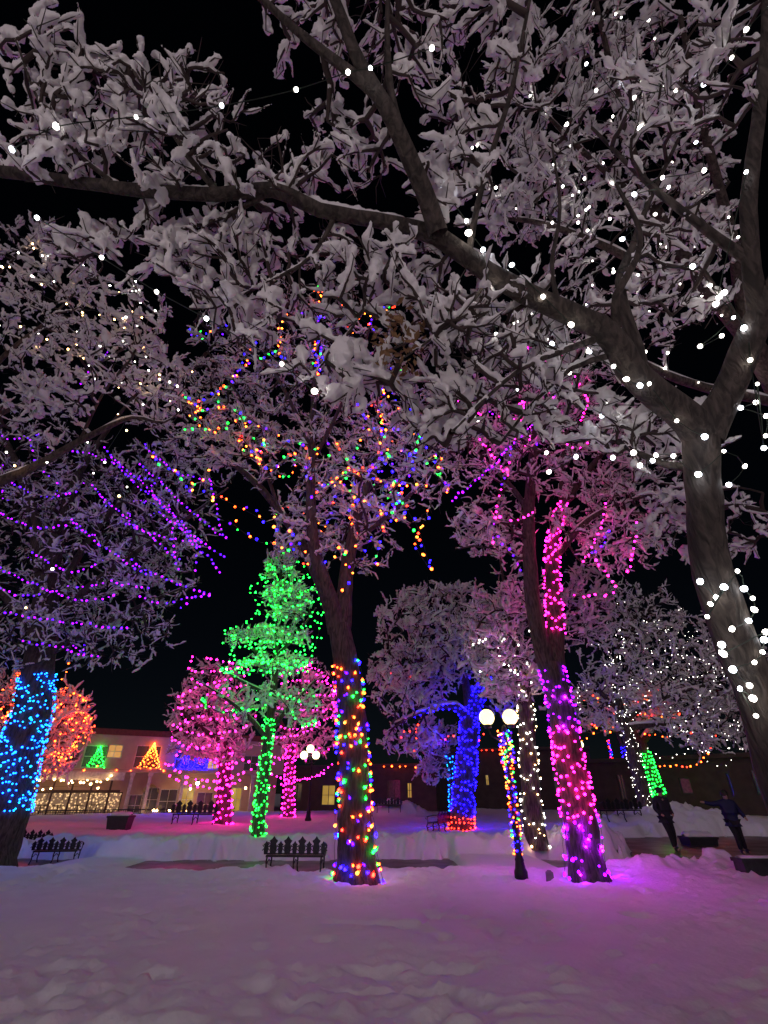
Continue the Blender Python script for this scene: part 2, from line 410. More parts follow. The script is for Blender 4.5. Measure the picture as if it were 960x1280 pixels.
class LS:                                      # collects bulbs and wire of one string
    def __init__(s, cols, seed=0): s.P = []; s.C = []; s.W = []; s.cols = cols; s.g = np.random.default_rng(seed + 77)
    def colour(s, c=None):
        c = c or s.cols
        return c if isinstance(c, str) else c[int(s.g.integers(len(c)))]
    def wrap(s, L, t0, t1, pitch, spacing, off=.03, cols=None, jit=.25, phase=None, hand=1):
        S, rad = L; s0, s1 = t0 * (len(S) - 1), t1 * (len(S) - 1)
        seg = np.interp(np.linspace(s0, s1, 400), np.arange(len(S)), np.arange(len(S)))
        C = np.stack([np.interp(seg, np.arange(len(S)), S[:, i]) for i in range(3)], 1); rr = np.interp(seg, np.arange(len(S)), rad)
        dl = np.concatenate([[0], np.cumsum(np.linalg.norm(np.diff(C, axis=0), axis=1))]); Ltot = dl[-1]
        turns = Ltot / pitch
        T = norm(np.gradient(C, axis=0)); u = norm(np.cross(T, np.array([0.05, 1., .02]))); v = np.cross(T, u)
        nn = max(40, int(turns * 24)); l = np.linspace(0, Ltot, nn); a = hand * l / pitch * 2 * np.pi + (s.g.uniform(0, 6) if phase is None else phase)
        def at(l, a):
            c = np.stack([np.interp(l, dl, C[:, i]) for i in range(3)], 1); uu = np.stack([np.interp(l, dl, u[:, i]) for i in range(3)], 1)
            vv = np.stack([np.interp(l, dl, v[:, i]) for i in range(3)], 1); r = np.interp(l, dl, rr) * 1.06
            return c + (r + off)[:, None] * (np.cos(a)[:, None] * uu + np.sin(a)[:, None] * vv)
        w = at(l, a); s.W.append(at(l, a) )
        ql = np.concatenate([[0], np.cumsum(np.linalg.norm(np.diff(w, axis=0), axis=1))])
        m = max(2, int(ql[-1] / spacing)); qs = np.linspace(0, ql[-1], m) + s.g.uniform(-jit, jit, m) * spacing
        lb = np.interp(qs, ql, l) + s.g.uniform(-jit, jit, m) * pitch; ab = np.interp(qs, ql, a)
        lb = np.clip(lb, 0, Ltot)
        B = at(lb, ab)
        s.P += list(B); s.C += [s.colour(cols) for _ in B]
        return s
    def net(s, L, t0, t1, starts, pitch, spacing, off=.03, cols=None, jit=.2):
        for i in range(starts):
            s.wrap(L, t0, t1, pitch * s.g.uniform(.8, 1.25), spacing, off, cols, jit / 4, phase=2 * math.pi * i / starts + s.g.uniform(-.25, .25), hand=(1 if i % 2 else -1))
        return s
    def run(s, pts, spacing, sag=0.0, jit=.12, cols=None):
        pts = np.asarray(pts, float)
        if sag:
            out = []
            for a, b in zip(pts[:-1], pts[1:]):
                for t in np.linspace(0, 1, 9)[:-1]:
                    p = a * (1-t) + b * t; p = p - np.array([0, 0, sag * np.linalg.norm(b - a) * 4 * t * (1-t)]); out.append(p)
            pts = np.array(out + [pts[-1]])
        else: pts, _ = spline(pts, spacing)
        d = np.concatenate([[0], np.cumsum(np.linalg.norm(np.diff(pts, axis=0), axis=1))])
        m = max(2, int(d[-1] / spacing)); q = np.linspace(0, d[-1], m) + s.g.uniform(-.25, .25, m) * spacing
        B = np.stack([np.interp(q, d, pts[:, i]) for i in range(3)], 1) + s.g.normal(size=(m, 3)) * jit * spacing
        s.W.append(pts); s.P += list(B); s.C += [s.colour(cols) for _ in B]
        return s
    def px(s, pts, Y, spacing, sag=0.0, jit=.12, cols=None, D=False):
        return s.run([(PD if D else PY)(p[0], p[1], (p[2] if len(p) > 2 else 0) + Y) for p in pts], spacing, sag, jit, cols)
    def crown(s, T, n, box, hop=6, cols=None, spacing=.25):   # a wire wandering between twig ends inside a picture box
        B = T['pos']; q = B - EYE; dz = q[:, 1] * CT + q[:, 2] * ST; x = 480 + FPX * q[:, 0] / dz; y = 640 - FPX * (-q[:, 1] * ST + q[:, 2] * CT) / dz
        ok = (x > box[0]) & (x < box[2]) & (y > box[1]) & (y < box[3])
        B = B[ok]
        if len(B) < 4: return s
        for _ in range(n):
            p = B[int(s.g.integers(len(B)))]; w = [p]; dirn = norm(s.g.normal(size=3))
            for _ in range(hop):
                d = B - p; dist = np.linalg.norm(d, axis=1) + 1e-6
                sc = (d @ dirn) / dist - np.abs(dist - .8) * .8
                p = B[int(np.argmax(sc))]; w.append(p)
            s.run(np.array(w) - np.array([0, .05, .03]), spacing, 0, .1, cols)
        return s
    def build(s, label, r, **k): return string(label, s.P, s.C, r, s.W, **k)

MULTI = ['orange', 'red', 'blue', 'green', 'orange', 'blue', 'green', 'violet', 'amber', 'blue', 'orange']

# ------------------------------------------------------------------ world and light
w = bpy.data.worlds.new('World'); scene.world = w; w.use_nodes = True
nt = w.node_tree; bg = nt.nodes['Background']; sky = nt.nodes.new('ShaderNodeTexSky')
sky.sky_type = 'NISHITA'; sky.sun_disc = False; sky.sun_elevation = R(24); sky.sun_rotation = R(187); sky.air_density = .6; sky.dust_density = .3
nt.links.new(sky.outputs['Color'], bg.inputs['Color']); bg.inputs['Strength'].default_value = 0.0006
sun = bpy.data.lights.new('night_glow', 'SUN'); sun.energy = 0.40; sun.angle = R(50); sun.color = (1, .80, .95)
so = bpy.data.objects.new('night_glow', sun); col.objects.link(so); so.rotation_euler = (R(66), 0, R(-7)); so.location = (0, -20, 12)
scene.view_settings.view_transform = 'Standard'; scene.view_settings.look = 'None'; scene.view_settings.exposure = 0; scene.view_settings.gamma = 1
scene.cycles.use_denoising = True; scene.cycles.max_bounces = 5; scene.cycles.diffuse_bounces = 3; scene.cycles.glossy_bounces = 2
scene.cycles.sample_clamp_indirect = 3.0; scene.cycles.caustics_reflective = False; scene.cycles.caustics_refractive = False

# ------------------------------------------------------------------ ground
def walk_mask(x, y):
    """1 on the trodden wet walks, 0 on the snow"""
    e = (fbm(x * 1.1, y * 1.1, 3, 4) - .5) * 1.1 + (fbm(x * 4.3, y * 4.3, 5, 3) - .5) * .95
    front = 14.2 + .25 * np.sin(x * .7) + e * .55
    back = 17.3 + .3 * np.sin(x * .45 + 1) + e * .9
    m = sstep(front - .12, front + .12, y) * (1 - sstep(back - .28, back + .28, y))
    br = fbm(x * .33 + 9, y * 0 + 2.2, 8, 2)                            # snow slumped across the walk here and there
    m = m * (1 - sstep(.60, .66, br) * (x < 6))
    # the broad walk to the right
    l = 6.5 + (y - 16.3) * .52 + e * .8
    m2 = sstep(l - .2, l + .2, x) * sstep(front - .1, front + .15, y) * (1 - sstep(25.3, 25.9, y + e * .8 - np.maximum(0, x - 12) * .1))
    m3 = sstep(8.15, 8.35, x + e * .3) * sstep(10.9, 11.4, y + e * .4) * (1 - sstep(25, 25.5, y))
    return np.clip(np.maximum(np.maximum(m, m2), m3), 0, 1)
def snow_h(x, y):
    m = walk_mask(x, y)
    e = fbm(x * 2.1, y * 2.1, 21, 4)
    h = (fbm(x * .22, y * .22, 30, 3) - .5) * .34
    front = 1 - sstep(13.6, 14.6, y)
    ch = fbm(x * 3.2, y * 3.2, 41, 3); lump = np.abs(ch - .5) * 2
    patch = sstep(.42, .62, fbm(x * .55, y * .55, 55, 3))
    h = h + patch * (lump - .3) * .125 * (.35 + .65 * front) + (fbm(x * 8, y * 8, 61, 3) - .5) * .045 * front * (.35 + patch)
    # footprints and small hollows
    fp = sstep(.70, .80, vn(x * 2.6, y * 2.6, 71)) * sstep(.45, .6, fbm(x * .4 + 3, y * .4, 75, 2)); h = h - fp * .09 * front + sstep(.80, .9, vn(x * 5.5, y * 5.5, 73)) * .035 * front
    # shovelled ridge along the front edge of the walk, heavier on the right
    ridge = np.exp(-((y - 13.8) / .6) ** 2)
    clod = sstep(.25, .75, vn(x * 2.6, y * 2.6, 83)) * .6 + sstep(.3, .75, vn(x * 5.3, y * 5.3, 84)) * .4
    big = (.05 * sstep(.4, .6, fbm(x * .8, y * 0, 81, 2)) + .07 * clod + (.15 + .15 * clod) * sstep(4.4, 6.2, x) * (1 - sstep(8.0, 8.3, x)))
    h = h + ridge * big * (.85 + .3 * e)
    h = h + np.exp(-((y - 12.6) / .9) ** 2) * .08 * sstep(5.2, 6.4, x) * (.5 + e) * (1 - sstep(8., 8.3, x))
    bank = sstep(16.9, 17.5, y)
    h = h + bank * (.30 * np.exp(-np.maximum(0, y - 17.4) / 3.0) + .1) * (.45 + 1.1 * e) + bank * (lump - .3 + 1.1 * clod) * .12 * np.exp(-np.maximum(0, y - 17) / 4)
    h = h + (.5) * np.exp(-(((x - 6.4) / 1.1) ** 2 + ((y - 18.2) / .9) ** 2)) * (.6 + .8 * e)      # heap by the walk
    h = h + .9 * np.exp(-(((x - 14.2) / 4) ** 2 + ((y - 27.8) / 1.6) ** 2)) * (.5 + .9 * e) * (x > 9)
    h = h + .12 * sstep(24, 34, y) * (fbm(x * .5, y * .5, 91, 3) - .3)
    h = h + 1.1 * np.exp(-(((x - 0.9) / 2.2) ** 2 + ((y - 42) / 1.5) ** 2)) * (.6 + .7 * e)
    return h * (1 - m) - .25 * m
xs = np.concatenate([np.linspace(-400, -60, 14), np.linspace(-58, -22, 60), np.linspace(-21.6, -11, 90), np.linspace(-10.92, 11, 330), np.linspace(11.1, 24, 100), np.linspace(24.6, 60, 60), np.linspace(62, 400, 14)])
ys = np.concatenate([np.linspace(-200, -12, 12), np.linspace(-10, 1.5, 24), np.linspace(1.6, 12, 190), np.linspace(12.05, 18, 150), np.linspace(18.08, 30, 110), np.linspace(30.3, 62, 90), np.linspace(66, 600, 24)])
X, Yg = np.meshgrid(xs, ys)
Z = snow_h(X, Yg)
nx, ny = len(xs), len(ys)
idx = (np.arange(ny - 1)[:, None] * nx + np.arange(nx - 1)[None])
F = np.stack([idx, idx + 1, idx + nx + 1, idx + nx], -1).reshape(-1, 4)
tag(link('snow_ground', mesh_np('snow_ground', np.stack([X, Yg, Z], -1), F, M_SNOW)), kind='structure')
def HZ(x, y): return float(snow_h(np.array([x], float), np.array([y], float))[0])
def GS(px, py):                               # where a sight line meets the snow
    r = ray(px, py)
    z = 0.0
    for _ in range(6):
        p = EYE + r * ((z - EYE[2]) / r[2]); z = .5 * z + .5 * HZ(p[0], p[1])
    p = EYE + r * ((z - EYE[2]) / r[2]); p[2] = HZ(p[0], p[1]); return p
m, nt_, b = newmat('wet_walk')
tc = nt_.nodes.new('ShaderNodeTexCoord'); bt = nt_.nodes.new('ShaderNodeTexBrick'); bt.inputs['Scale'].default_value = 5
bt.inputs['Color1'].default_value = (.075, .032, .026, 1); bt.inputs['Color2'].default_value = (.055, .028, .025, 1); bt.inputs['Mortar'].default_value = (.03, .02, .02, 1)
nz = nt_.nodes.new('ShaderNodeTexNoise'); nz.inputs['Scale'].default_value = 1.3; nz.inputs['Detail'].default_value = 6
rr_ = nt_.nodes.new('ShaderNodeMapRange'); rr_.inputs['To Min'].default_value = .12; rr_.inputs['To Max'].default_value = .6
nt_.links.new(tc.outputs['Object'], bt.inputs['Vector']); nt_.links.new(tc.outputs['Object'], nz.inputs['Vector']); nt_.links.new(nz.outputs['Fac'], rr_.inputs['Value'])
nt_.links.new(bt.outputs['Color'], b.inputs['Base Color']); nt_.links.new(rr_.outputs['Result'], b.inputs['Roughness'])
def path_mesh(V, F, m):
    me = bpy.data.meshes.new('path'); me.from_pydata(V, [], F); me.materials.append(m); return me
V = [(-60, 13.3, -.1), (60, 13.3, -.1), (60, 30, -.1), (-60, 30, -.1), (7.7, 10.6, -.1), (60, 10.6, -.1), (7.7, 13.3, -.1)]
tag(link('path', path_mesh(V, [(0, 6, 1, 2, 3), (4, 5, 1, 6)], m)), kind='structure')

# ------------------------------------------------------------------ trees
TREES = {}
# the tree beside us: trunk leaves the frame on the right, a long limb crosses the picture to the left
near = [
 (np.array([[2.98, 4.0, -.1], PD(1010, 1050, 3.2), PD(957, 890, 3.45), PD(893, 720, 3.75), PD(880, 600, 3.92), PD(876, 540, 4.0)]), np.array([.24, .18, .15, .138, .13, .138])),
 limb([(876, 545, 4.0, 0.148), (845, 510, 4.0, 0.1258), (800, 478, 4.0, 0.1147), (775, 440, 4.0, 0.111), (748, 408, 4.03, 0.0999), (680, 378, 4.06, 0.0873), (610, 340, 4.1, 0.0829), (545, 295, 4.15, 0.0777), (470, 275, 4.2, 0.0629), (400, 262, 4.25, 0.0607), (340, 237, 4.3, 0.0629), (270, 243, 4.3, 0.0592), (150, 235, 4.35, 0.0555), (0, 214, 4.4, 0.0503), (-120, 196, 4.5, 0.0407)]),
 limb([(878, 545, 4.0, 0.16), (905, 500, 3.97, 0.12), (930, 440, 3.92, 0.108), (950, 395, 3.9, 0.104)]),
 limb([(950, 395, 3.9, 0.08), (940, 340, 3.95, 0.068), (936, 260, 4.05, 0.0624), (945, 170, 4.2, 0.056), (955, 80, 4.4, 0.048), (960, -40, 4.7, 0.036)]),
 limb([(948, 400, 3.9, 0.099), (985, 330, 3.85, 0.09), (1050, 240, 3.85, 0.072)]),
 limb([(936, 325, 3.97, 0.045), (880, 285, 4.2, 0.0378), (835, 250, 4.5, 0.0324), (790, 210, 5.0, 0.0252), (740, 160, 5.6, 0.0162)]),
 limb([(548, 292, 4.0, .085), (530, 240, 3.95, .075), (505, 180, 3.9, .068), (480, 130, 3.9, .062), (450, 80, 3.95, .055), (430, 30, 4.0, .047), (400, -50, 4.2, .035)]),
 limb([(482, 132, 3.9, .048), (440, 92, 3.95, .043), (385, 50, 4.0, .036), (335, 5, 4.1, .027), (290, -50, 4.3, .018)]),
 limb([(505, 178, 3.9, .036), (488, 110, 4.0, .031), (484, 20, 4.2, .0225), (490, -40, 4.4, .018)]),
 limb([(585, 325, 4.12, 0.0315), (596, 260, 4.2, 0.027), (615, 190, 4.3, 0.0243), (640, 110, 4.45, 0.0216), (662, 0, 4.7, 0.0162)]),
 limb([(800, 478, 4.02, 0.09), (796, 440, 4.2, 0.0675), (782, 395, 4.4, 0.054), (775, 350, 4.6, 0.045), (790, 310, 4.8, 0.036), (812, 250, 5.2, 0.027), (850, 170, 5.7, 0.018)]),
 limb([(770, 410, 4.0, 0.0405), (770, 370, 4.0, 0.0324), (790, 335, 4.05, 0.027), (800, 290, 4.2, 0.0216), (770, 230, 4.5, 0.0144)]),
 limb([(742, 425, 4.02, 0.0306), (700, 440, 3.9, 0.0234), (650, 462, 3.8, 0.018), (605, 500, 3.75, 0.0135), (565, 540, 3.7, 0.009)]),
 limb([(760, 445, 4.0, 0.027), (715, 460, 4.2, 0.0216), (670, 500, 4.3, 0.0162), (625, 555, 4.4, 0.0108)]),
 limb([(870, 585, 3.95, 0.0405), (830, 580, 4.2, 0.0324), (785, 560, 4.6, 0.0252), (740, 535, 5.0, 0.018), (690, 520, 5.3, 0.0108)]),
 limb([(275, 243, 4.3, 0.0315), (235, 195, 4.2, 0.0234), (200, 140, 4.15, 0.018), (165, 85, 4.1, 0.0117)]),
 limb([(150, 235, 4.35, 0.0234), (95, 190, 4.3, 0.018), (50, 130, 4.3, 0.0126), (20, 50, 4.3, 0.009)]),
 limb([(330, 245, 4.3, 0.027), (270, 275, 4.5, 0.0198), (200, 292, 4.7, 0.0144), (110, 305, 5, 0.009)]),
 limb([(420, 268, 4.25, 0.0234), (390, 320, 4.3, 0.0162), (340, 350, 4.4, 0.0126), (270, 385, 4.5, 0.0072)]),
 limb([(510, 285, 4.2, 0.0216), (480, 340, 4.1, 0.0153), (440, 410, 4.1, 0.0108), (390, 470, 4.1, 0.0072)]),
 limb([(610, 345, 4.1, 0.0216), (585, 385, 4.0, 0.0162), (545, 420, 3.9, 0.0108), (500, 450, 3.8, 0.0072)]),
 limb([(700, 390, 4.05, 0.0252), (690, 330, 4.3, 0.0198), (700, 260, 4.6, 0.0162), (690, 180, 5, 0.0108)]),
]
nb = [blobD(190, 140, 4.3, 130, 90, .7, 136), blobD(50, 90, 4.3, 60, 90, .5, 35), blobD(60, 185, 4.4, 90, 40, .5, 31), blobD(330, 210, 4.4, 70, 50, .5, 22),
      blobD(440, 30, 4.7, 130, 70, .6, 59), blobD(430, 180, 4.5, 60, 70, .5, 40), blobD(560, 80, 4.8, 70, 110, .6, 48), blobD(560, 230, 4.5, 60, 80, .6, 48),
      blobD(250, 300, 4.6, 200, 45, .6, 120), blobD(330, 370, 4.4, 110, 75, .5, 59), blobD(480, 350, 4.2, 90, 70, .5, 71), blobD(600, 420, 4.2, 110, 90, .7, 120),
      blobD(450, 475, 4.1, 90, 45, .4, 31), blobD(680, 480, 4.6, 90, 90, .7, 88), blobD(640, 60, 4.8, 40, 80, .5, 31), blobD(560, 520, 4.2, 70, 50, .5, 48),
      blobD(860, 330, 4.6, 60, 90, .6, 31), blobD(820, 540, 4.6, 80, 40, .5, 35), blobD(900, 100, 4.7, 60, 90, .6, 31), blobD(820, 130, 4.9, 60, 70, .5, 31)]
TREES['near'] = make_tree('snowy_tree', 'massive grey tree at the right edge, its snowy limb crossing overhead, with big bulbs',
                          near, nb, step=.3, bf=.35, r0=.0082, snow=.0245, spur=(.08, .30), spurs=2.3, snow_p=.76, bark=M_BARKN, remesh=.0135, sides=18, seed=3, snow_k=6, lift=1.25)
g = np.random.default_rng(90); mb = MB()
for c_ in blobD(500, 425, 3.85, 34, 60, .3, 110):
    a = norm(g.normal(size=3)); b = norm(np.cross(a, g.normal(size=3))); s_ = g.uniform(.025, .05)
    c_ = c_ - TREES['near']['base']; n_ = np.cross(a, b) * .006
    mb.add([c_ - a * s_, c_ - b * s_ * .5 + n_, c_ + a * s_, c_ + b * s_ * .5 + n_, c_ - n_], [(0, 1, 4), (1, 2, 4), (2, 3, 4), (3, 0, 4)])
mb.build('dead_leaves', simple('dry_leaf', (.22, .12, .05), .7), TREES['near']['root'])
# finer boughs overhead on the right belong to the tree just behind it
back = [
 (np.array([[7.9, 9.2, -.1], [7.8, 9.1, 3.0], PD(1000, 560, 8.6), PD(935, 420, 8.4)]), np.array([.3, .26, .22, .18])),
 limb([(937, 428, 8.4, .13), (860, 330, 8.2, .11), (800, 220, 8.0, .08), (770, 110, 7.8, .05), (740, -20, 7.6, .03)]),
 limb([(936, 426, 8.4, .13), (915, 300, 8.0, .09), (880, 160, 7.6, .06), (850, 20, 7.4, .035)]),
 limb([(850, 360, 8.2, .08), (760, 310, 7.6, .06), (680, 280, 7.2, .04), (610, 270, 7, .02)]),
 limb([(820, 270, 8.1, .06), (730, 190, 7.6, .04), (670, 130, 7.4, .02)]),
 limb([(975, 505, 8.6, .09), (850, 475, 8.3, .07), (740, 420, 8, .04), (660, 380, 7.8, .02)]),
 limb([(990, 540, 8.6, .09), (1000, 470, 8.4, .07), (1000, 420, 8.2, .04)]),
]
TREES['back'] = make_tree('snowy_tree', 'tall frosted tree behind the grey right-edge trunk, filling the upper right with fine twigs',
  back, [blobD(770, 100, 7.6, 160, 130, 1.2, 280), blobD(700, 260, 7.4, 110, 90, 1, 165), blobD(860, 250, 7.8, 80, 130, 1, 115), blobD(760, 390, 8, 130, 70, 1, 130), blobD(640, 180, 7.2, 50, 90, .8, 60), blobD(930, 650, 7.6, 60, 50, .5, 40), blobD(840, 650, 8.2, 50, 50, .5, 50)],
  step=.42, bf=.3, r0=.0068, snow=.026, spur=(.08, .30), spurs=3.0, snow_p=.74, seed=8, snow_k=6)
# the tree wound with many coloured bulbs, in the middle
C0 = 12.7
cen = [
 to_ground(limb([(446, 1102, 0, .52), (445, 1075, 0, .42), (443, 1000, 0, .36), (440, 900, 0, .335), (432, 830, 0, .31), (424, 782, 0, .29)], C0)),
 limb([(422, 790, 0, .26), (410, 740, -.2, .2), (392, 680, -.3, .17), (388, 600, -.3, .14), (390, 550, -.2, .12), (393, 480, 0, .09), (396, 400, .2, .06), (398, 330, .3, .03)], C0),
 limb([(416, 770, 0, .2), (395, 715, .3, .17), (358, 650, .6, .14), (310, 595, 1, .1), (250, 555, 1.3, .07), (190, 530, 1.6, .04)], C0),
 limb([(428, 785, 0, .24), (434, 710, .2, .2), (448, 640, .3, .16), (466, 590, .5, .12), (488, 540, .7, .09), (520, 480, .9, .05), (540, 430, 1, .03)], C0),
 limb([(390, 560, -.2, .08), (345, 470, -.6, .06), (300, 430, -.9, .04), (250, 390, -1, .025)], C0),
 limb([(389, 580, -.2, .08), (420, 520, -.5, .06), (450, 450, -.8, .045), (470, 380, -1, .025)], C0),
 limb([(440, 680, .2, .08), (490, 640, -.4, .06), (530, 600, -.8, .04), (560, 560, -1, .02)], C0),
 limb([(350, 640, .6, .06), (300, 500, .2, .05), (260, 440, 0, .03)], C0),
]
TREES['cen'] = make_tree('snowy_tree', 'tall forked tree in the middle, trunk and frosted crown wound with multicoloured bulbs',
  cen, [blobY(380, 480, C0 + .6, 150, 150, 3, 480), blobY(270, 530, C0 + .8, 110, 80, 2, 330), blobY(480, 560, C0, 110, 100, 2.5, 420), blobY(420, 660, C0 + .6, 90, 70, 1.5, 260), blobY(330, 420, C0, 110, 70, 2, 160)],
  step=.5, bf=.22, r0=.0105, snow=.025, spur=(.1, .38), spurs=5, snow_p=.8, seed=12, sides=20, snow_k=4)
# the purple and pink tree
P0 = 12.7
pk = [
 to_ground(limb([(737, 1102, 0, .47), (732, 1075, 0, .37), (715, 970, 0, .33), (700, 880, 0, .30), (688, 830, 0, .28)], P0)),
 limb([(686, 835, 0, .25), (672, 790, -.1, .22), (663, 720, -.1, .2), (661, 640, 0, .17), (667, 560, 0, .14), (671, 500, .1, .1), (655, 430, .2, .06), (640, 370, .3, .03)], P0),
 limb([(695, 835, 0, .24), (693, 770, .1, .21), (690, 700, .2, .19), (700, 640, .4, .14), (738, 585, .6, .1), (785, 530, .8, .06), (830, 480, 1, .03)], P0),
 limb([(662, 640, 0, .1), (632, 600, .3, .07), (590, 560, .5, .045), (550, 520, .6, .02)], P0),
 limb([(692, 700, .2, .1), (735, 650, -.3, .08), (790, 625, -.6, .05), (850, 610, -.8, .03)], P0),
 limb([(669, 540, 0, .07), (700, 480, -.4, .05), (730, 430, -.6, .03)], P0),
 limb([(700, 640, .4, .07), (705, 560, .6, .06), (720, 500, .8, .03)], P0),
]
TREES['pink'] = make_tree('snowy_tree', 'leaning forked tree right of centre, trunk in purple and pink bulbs, crown glowing magenta',
  pk, [blobY(680, 520, P0, 130, 110, 2.5, 520), blobY(620, 660, P0 + .5, 60, 50, 1, 190), blobY(770, 640, P0, 90, 80, 1.8, 300), blobY(800, 560, P0 + .4, 70, 70, 1.5, 150), blobY(600, 560, P0, 50, 60, 1, 110)],
  step=.48, bf=.22, r0=.0105, snow=.025, spur=(.1, .38), spurs=5, snow_p=.8, seed=15, sides=20, snow_k=4)
# purple-stringed tree with the cyan trunk at the left edge
L0 = 15.0
lf = [
 to_ground(limb([(-20, 1085, 0, .72), (-4, 1040, 0, .60), (22, 950, 0, .52), (42, 880, 0, .47), (52, 800, 0, .40), (60, 720, 0, .33)], L0)),
 limb([(60, 730, 0, .3), (75, 660, .2, .2), (100, 590, .5, .14), (140, 530, .8, .08), (180, 480, 1, .04)], L0),
 limb([(56, 740, 0, .28), (45, 660, 0, .2), (20, 580, .2, .14), (-20, 500, .4, .08)], L0),
 limb([(55, 790, 0, .16), (110, 735, -.3, .11), (170, 690, -.4, .08), (230, 650, -.4, .05), (285, 610, -.4, .025)], L0),
 limb([(54, 820, 0, .13), (110, 790, .4, .09), (170, 760, .6, .06), (240, 730, .8, .03)], L0),
 limb([(58, 760, 0, .14), (130, 650, .8, .1), (200, 590, 1, .06), (250, 560, 1.1, .03)], L0),
 limb([(50, 800, 0, .13), (0, 740, -.4, .1), (-60, 690, -.6, .06)], L0),
]
TREES['left'] = make_tree('snowy_tree', 'broad tree at the left edge, trunk wrapped in cyan bulbs, crown strung in purple',
  lf, [blobY(130, 660, L0, 130, 110, 3, 480), blobY(210, 640, L0, 70, 80, 2, 180), blobY(40, 620, L0, 100, 110, 3, 330), blobY(120, 780, L0, 110, 60, 2, 260), blobY(20, 780, L0, 70, 70, 2, 150), blobY(180, 720, L0, 80, 40, 1.5, 130)],
  step=.5, bf=.22, r0=.0105, snow=.022, spur=(.1, .4), spurs=4.2, snow_p=.56, seed=18, sides=20, snow_k=4)
# tree out of frame on the left whose bough enters above the purple tree
E0 = 8.0
le = [
 (np.array([[-9.5, 8.6, -.1], [-9.2, 8.4, 2.5], PY(-150, 690, E0 + .2)]), np.array([.4, .34, .26])),
 limb([(-150, 690, .2, 0.1632), (-40, 620, .1, 0.1156), (40, 585, 0, 0.0884), (112, 545, 0, 0.068), (165, 522, .1, 0.0408), (205, 528, .2, 0.0238), (235, 505, .3, 0.0102)], E0),
 limb([(-140, 670, .2, 0.136), (-70, 540, 0, 0.0884), (0, 450, 0, 0.0544), (60, 400, .1, 0.034), (110, 350, .2, 0.0136)], E0),
 limb([(-60, 540, 0, 0.068), (40, 500, .3, 0.0408), (130, 450, .5, 0.0272), (200, 410, .6, 0.0136)], E0),
 limb([(100, 550, 0, 0.034), (130, 490, .2, 0.0272), (170, 440, .3, 0.0204), (185, 400, .4, 0.0102)], E0),
 limb([(-90, 580, 0, 0.068), (-40, 400, .2, 0.0408), (20, 320, .4, 0.0272), (80, 280, .6, 0.0136)], E0),
]
TREES['edge'] = make_tree('snowy_tree', 'grey bough entering from the left edge, its snowy twigs hung with warm white bulbs',
  le, [blobY(100, 420, E0, 120, 90, 1.5, 300), blobY(40, 330, E0, 90, 60, 1, 110), blobY(190, 470, E0 + .3, 50, 60, .8, 90), blobY(40, 510, E0, 70, 40, .8, 70)],
  step=.36, bf=.25, r0=.0068, snow=.027, spur=(.08, .30), spurs=2.8, snow_p=.74, seed=21, snow_k=6, sides=12)
# green tree
Gn = 19.2; Gp = PY(321, 1056, Gn); Gp[2] = HZ(Gp[0], Gp[1])
gr = [
 to_ground(limb([(321, 1058, 0, .24), (326, 1000, 0, .19), (334, 930, 0, .165), (342, 860, 0, .14), (346, 800, 0, .11), (350, 740, 0, .09), (352, 690, 0, .03)], Gn), Gp[2] - .1),
 limb([(335, 925, 0, .1), (310, 895, -.5, .07), (270, 865, -.8, .04), (245, 850, -1, .02)], Gn),
 limb([(337, 915, 0, .1), (365, 880, .3, .07), (395, 850, .5, .03)], Gn),
 limb([(343, 850, 0, .08), (320, 815, .3, .05), (290, 795, .5, .02)], Gn),
 limb([(345, 820, 0, .07), (370, 795, -.3, .05), (395, 760, -.5, .02)], Gn),
 limb([(340, 870, 0, .08), (300, 850, .8, .05), (270, 830, 1, .02)], Gn),
]
TREES['green'] = make_tree('snowy_tree', 'slender tree with green-wrapped trunk and pointed green-lit crown beside the front bench',
  gr, [blobY(351, 712, Gn, 20, 20, .8, 70), blobY(356, 742, Gn, 36, 14, 1.2, 110), blobY(362, 765, Gn, 32, 12, 1.1, 80), blobY(350, 795, Gn, 42, 13, 1.4, 120), blobY(300, 797, Gn, 20, 9, .6, 35), blobY(345, 828, Gn, 48, 11, 1.5, 90), blobY(320, 880, Gn, 70, 30, 1.8, 60), blobY(375, 880, Gn, 40, 34, 1.5, 30)],
  step=.6, bf=.2, r0=.009, snow=.030, spur=(.12, .4), spurs=4, seed=25, snow_k=4)
# two pink trees in front of the restaurant
for key, bx, by, cx, cy, sx, sy, n, sd, lab in (('pinka', 279, 1030, 265, 893, 58, 67, 390, 31, 'rounded pink-lit tree with a pink trunk nearest the restaurant doorway'),
                                          ('pinkb', 360, 1021, 378, 886, 55, 67, 310, 33, 'rounded pink-lit tree between the green trunk and the three-globe lamp')):
    g0 = GS(bx, by); Y0 = g0[1]
    L = [to_ground(limb([(bx, by, 0, .45), (bx + 1, 990, 0, .36), (bx + 3, 945, 0, .32), (bx + 2, 925, 0, .28)], Y0), g0[2] - .1),
         limb([(bx + 2, 930, 0, .22), (cx - 5, 880, 0, .14), (cx, 835, 0, .05)], Y0), limb([(bx + 2, 930, 0, .2), (cx - 30, 895, -.6, .1), (cx - 48, 870, -1, .04)], Y0),
         limb([(bx + 2, 930, 0, .2), (cx + 25, 890, .4, .1), (cx + 42, 860, .8, .04)], Y0), limb([(bx + 2, 935, 0, .15), (cx - 40, 925, 1, .08), (cx - 52, 915, 1, .04)], Y0)]
    TREES[key] = make_tree('snowy_tree', lab, L, [blobY(cx, cy, Y0, sx, sy, 3, n), blobY(cx - 5, cy + 42, Y0, sx * .95, 22, 2.5, n // 4)], group='pink-lit trees before the restaurant', step=.8, bf=.2, r0=.012, snow=.038, spur=(.2, .55), spurs=4, snow_p=.75, seed=sd, snow_k=4)
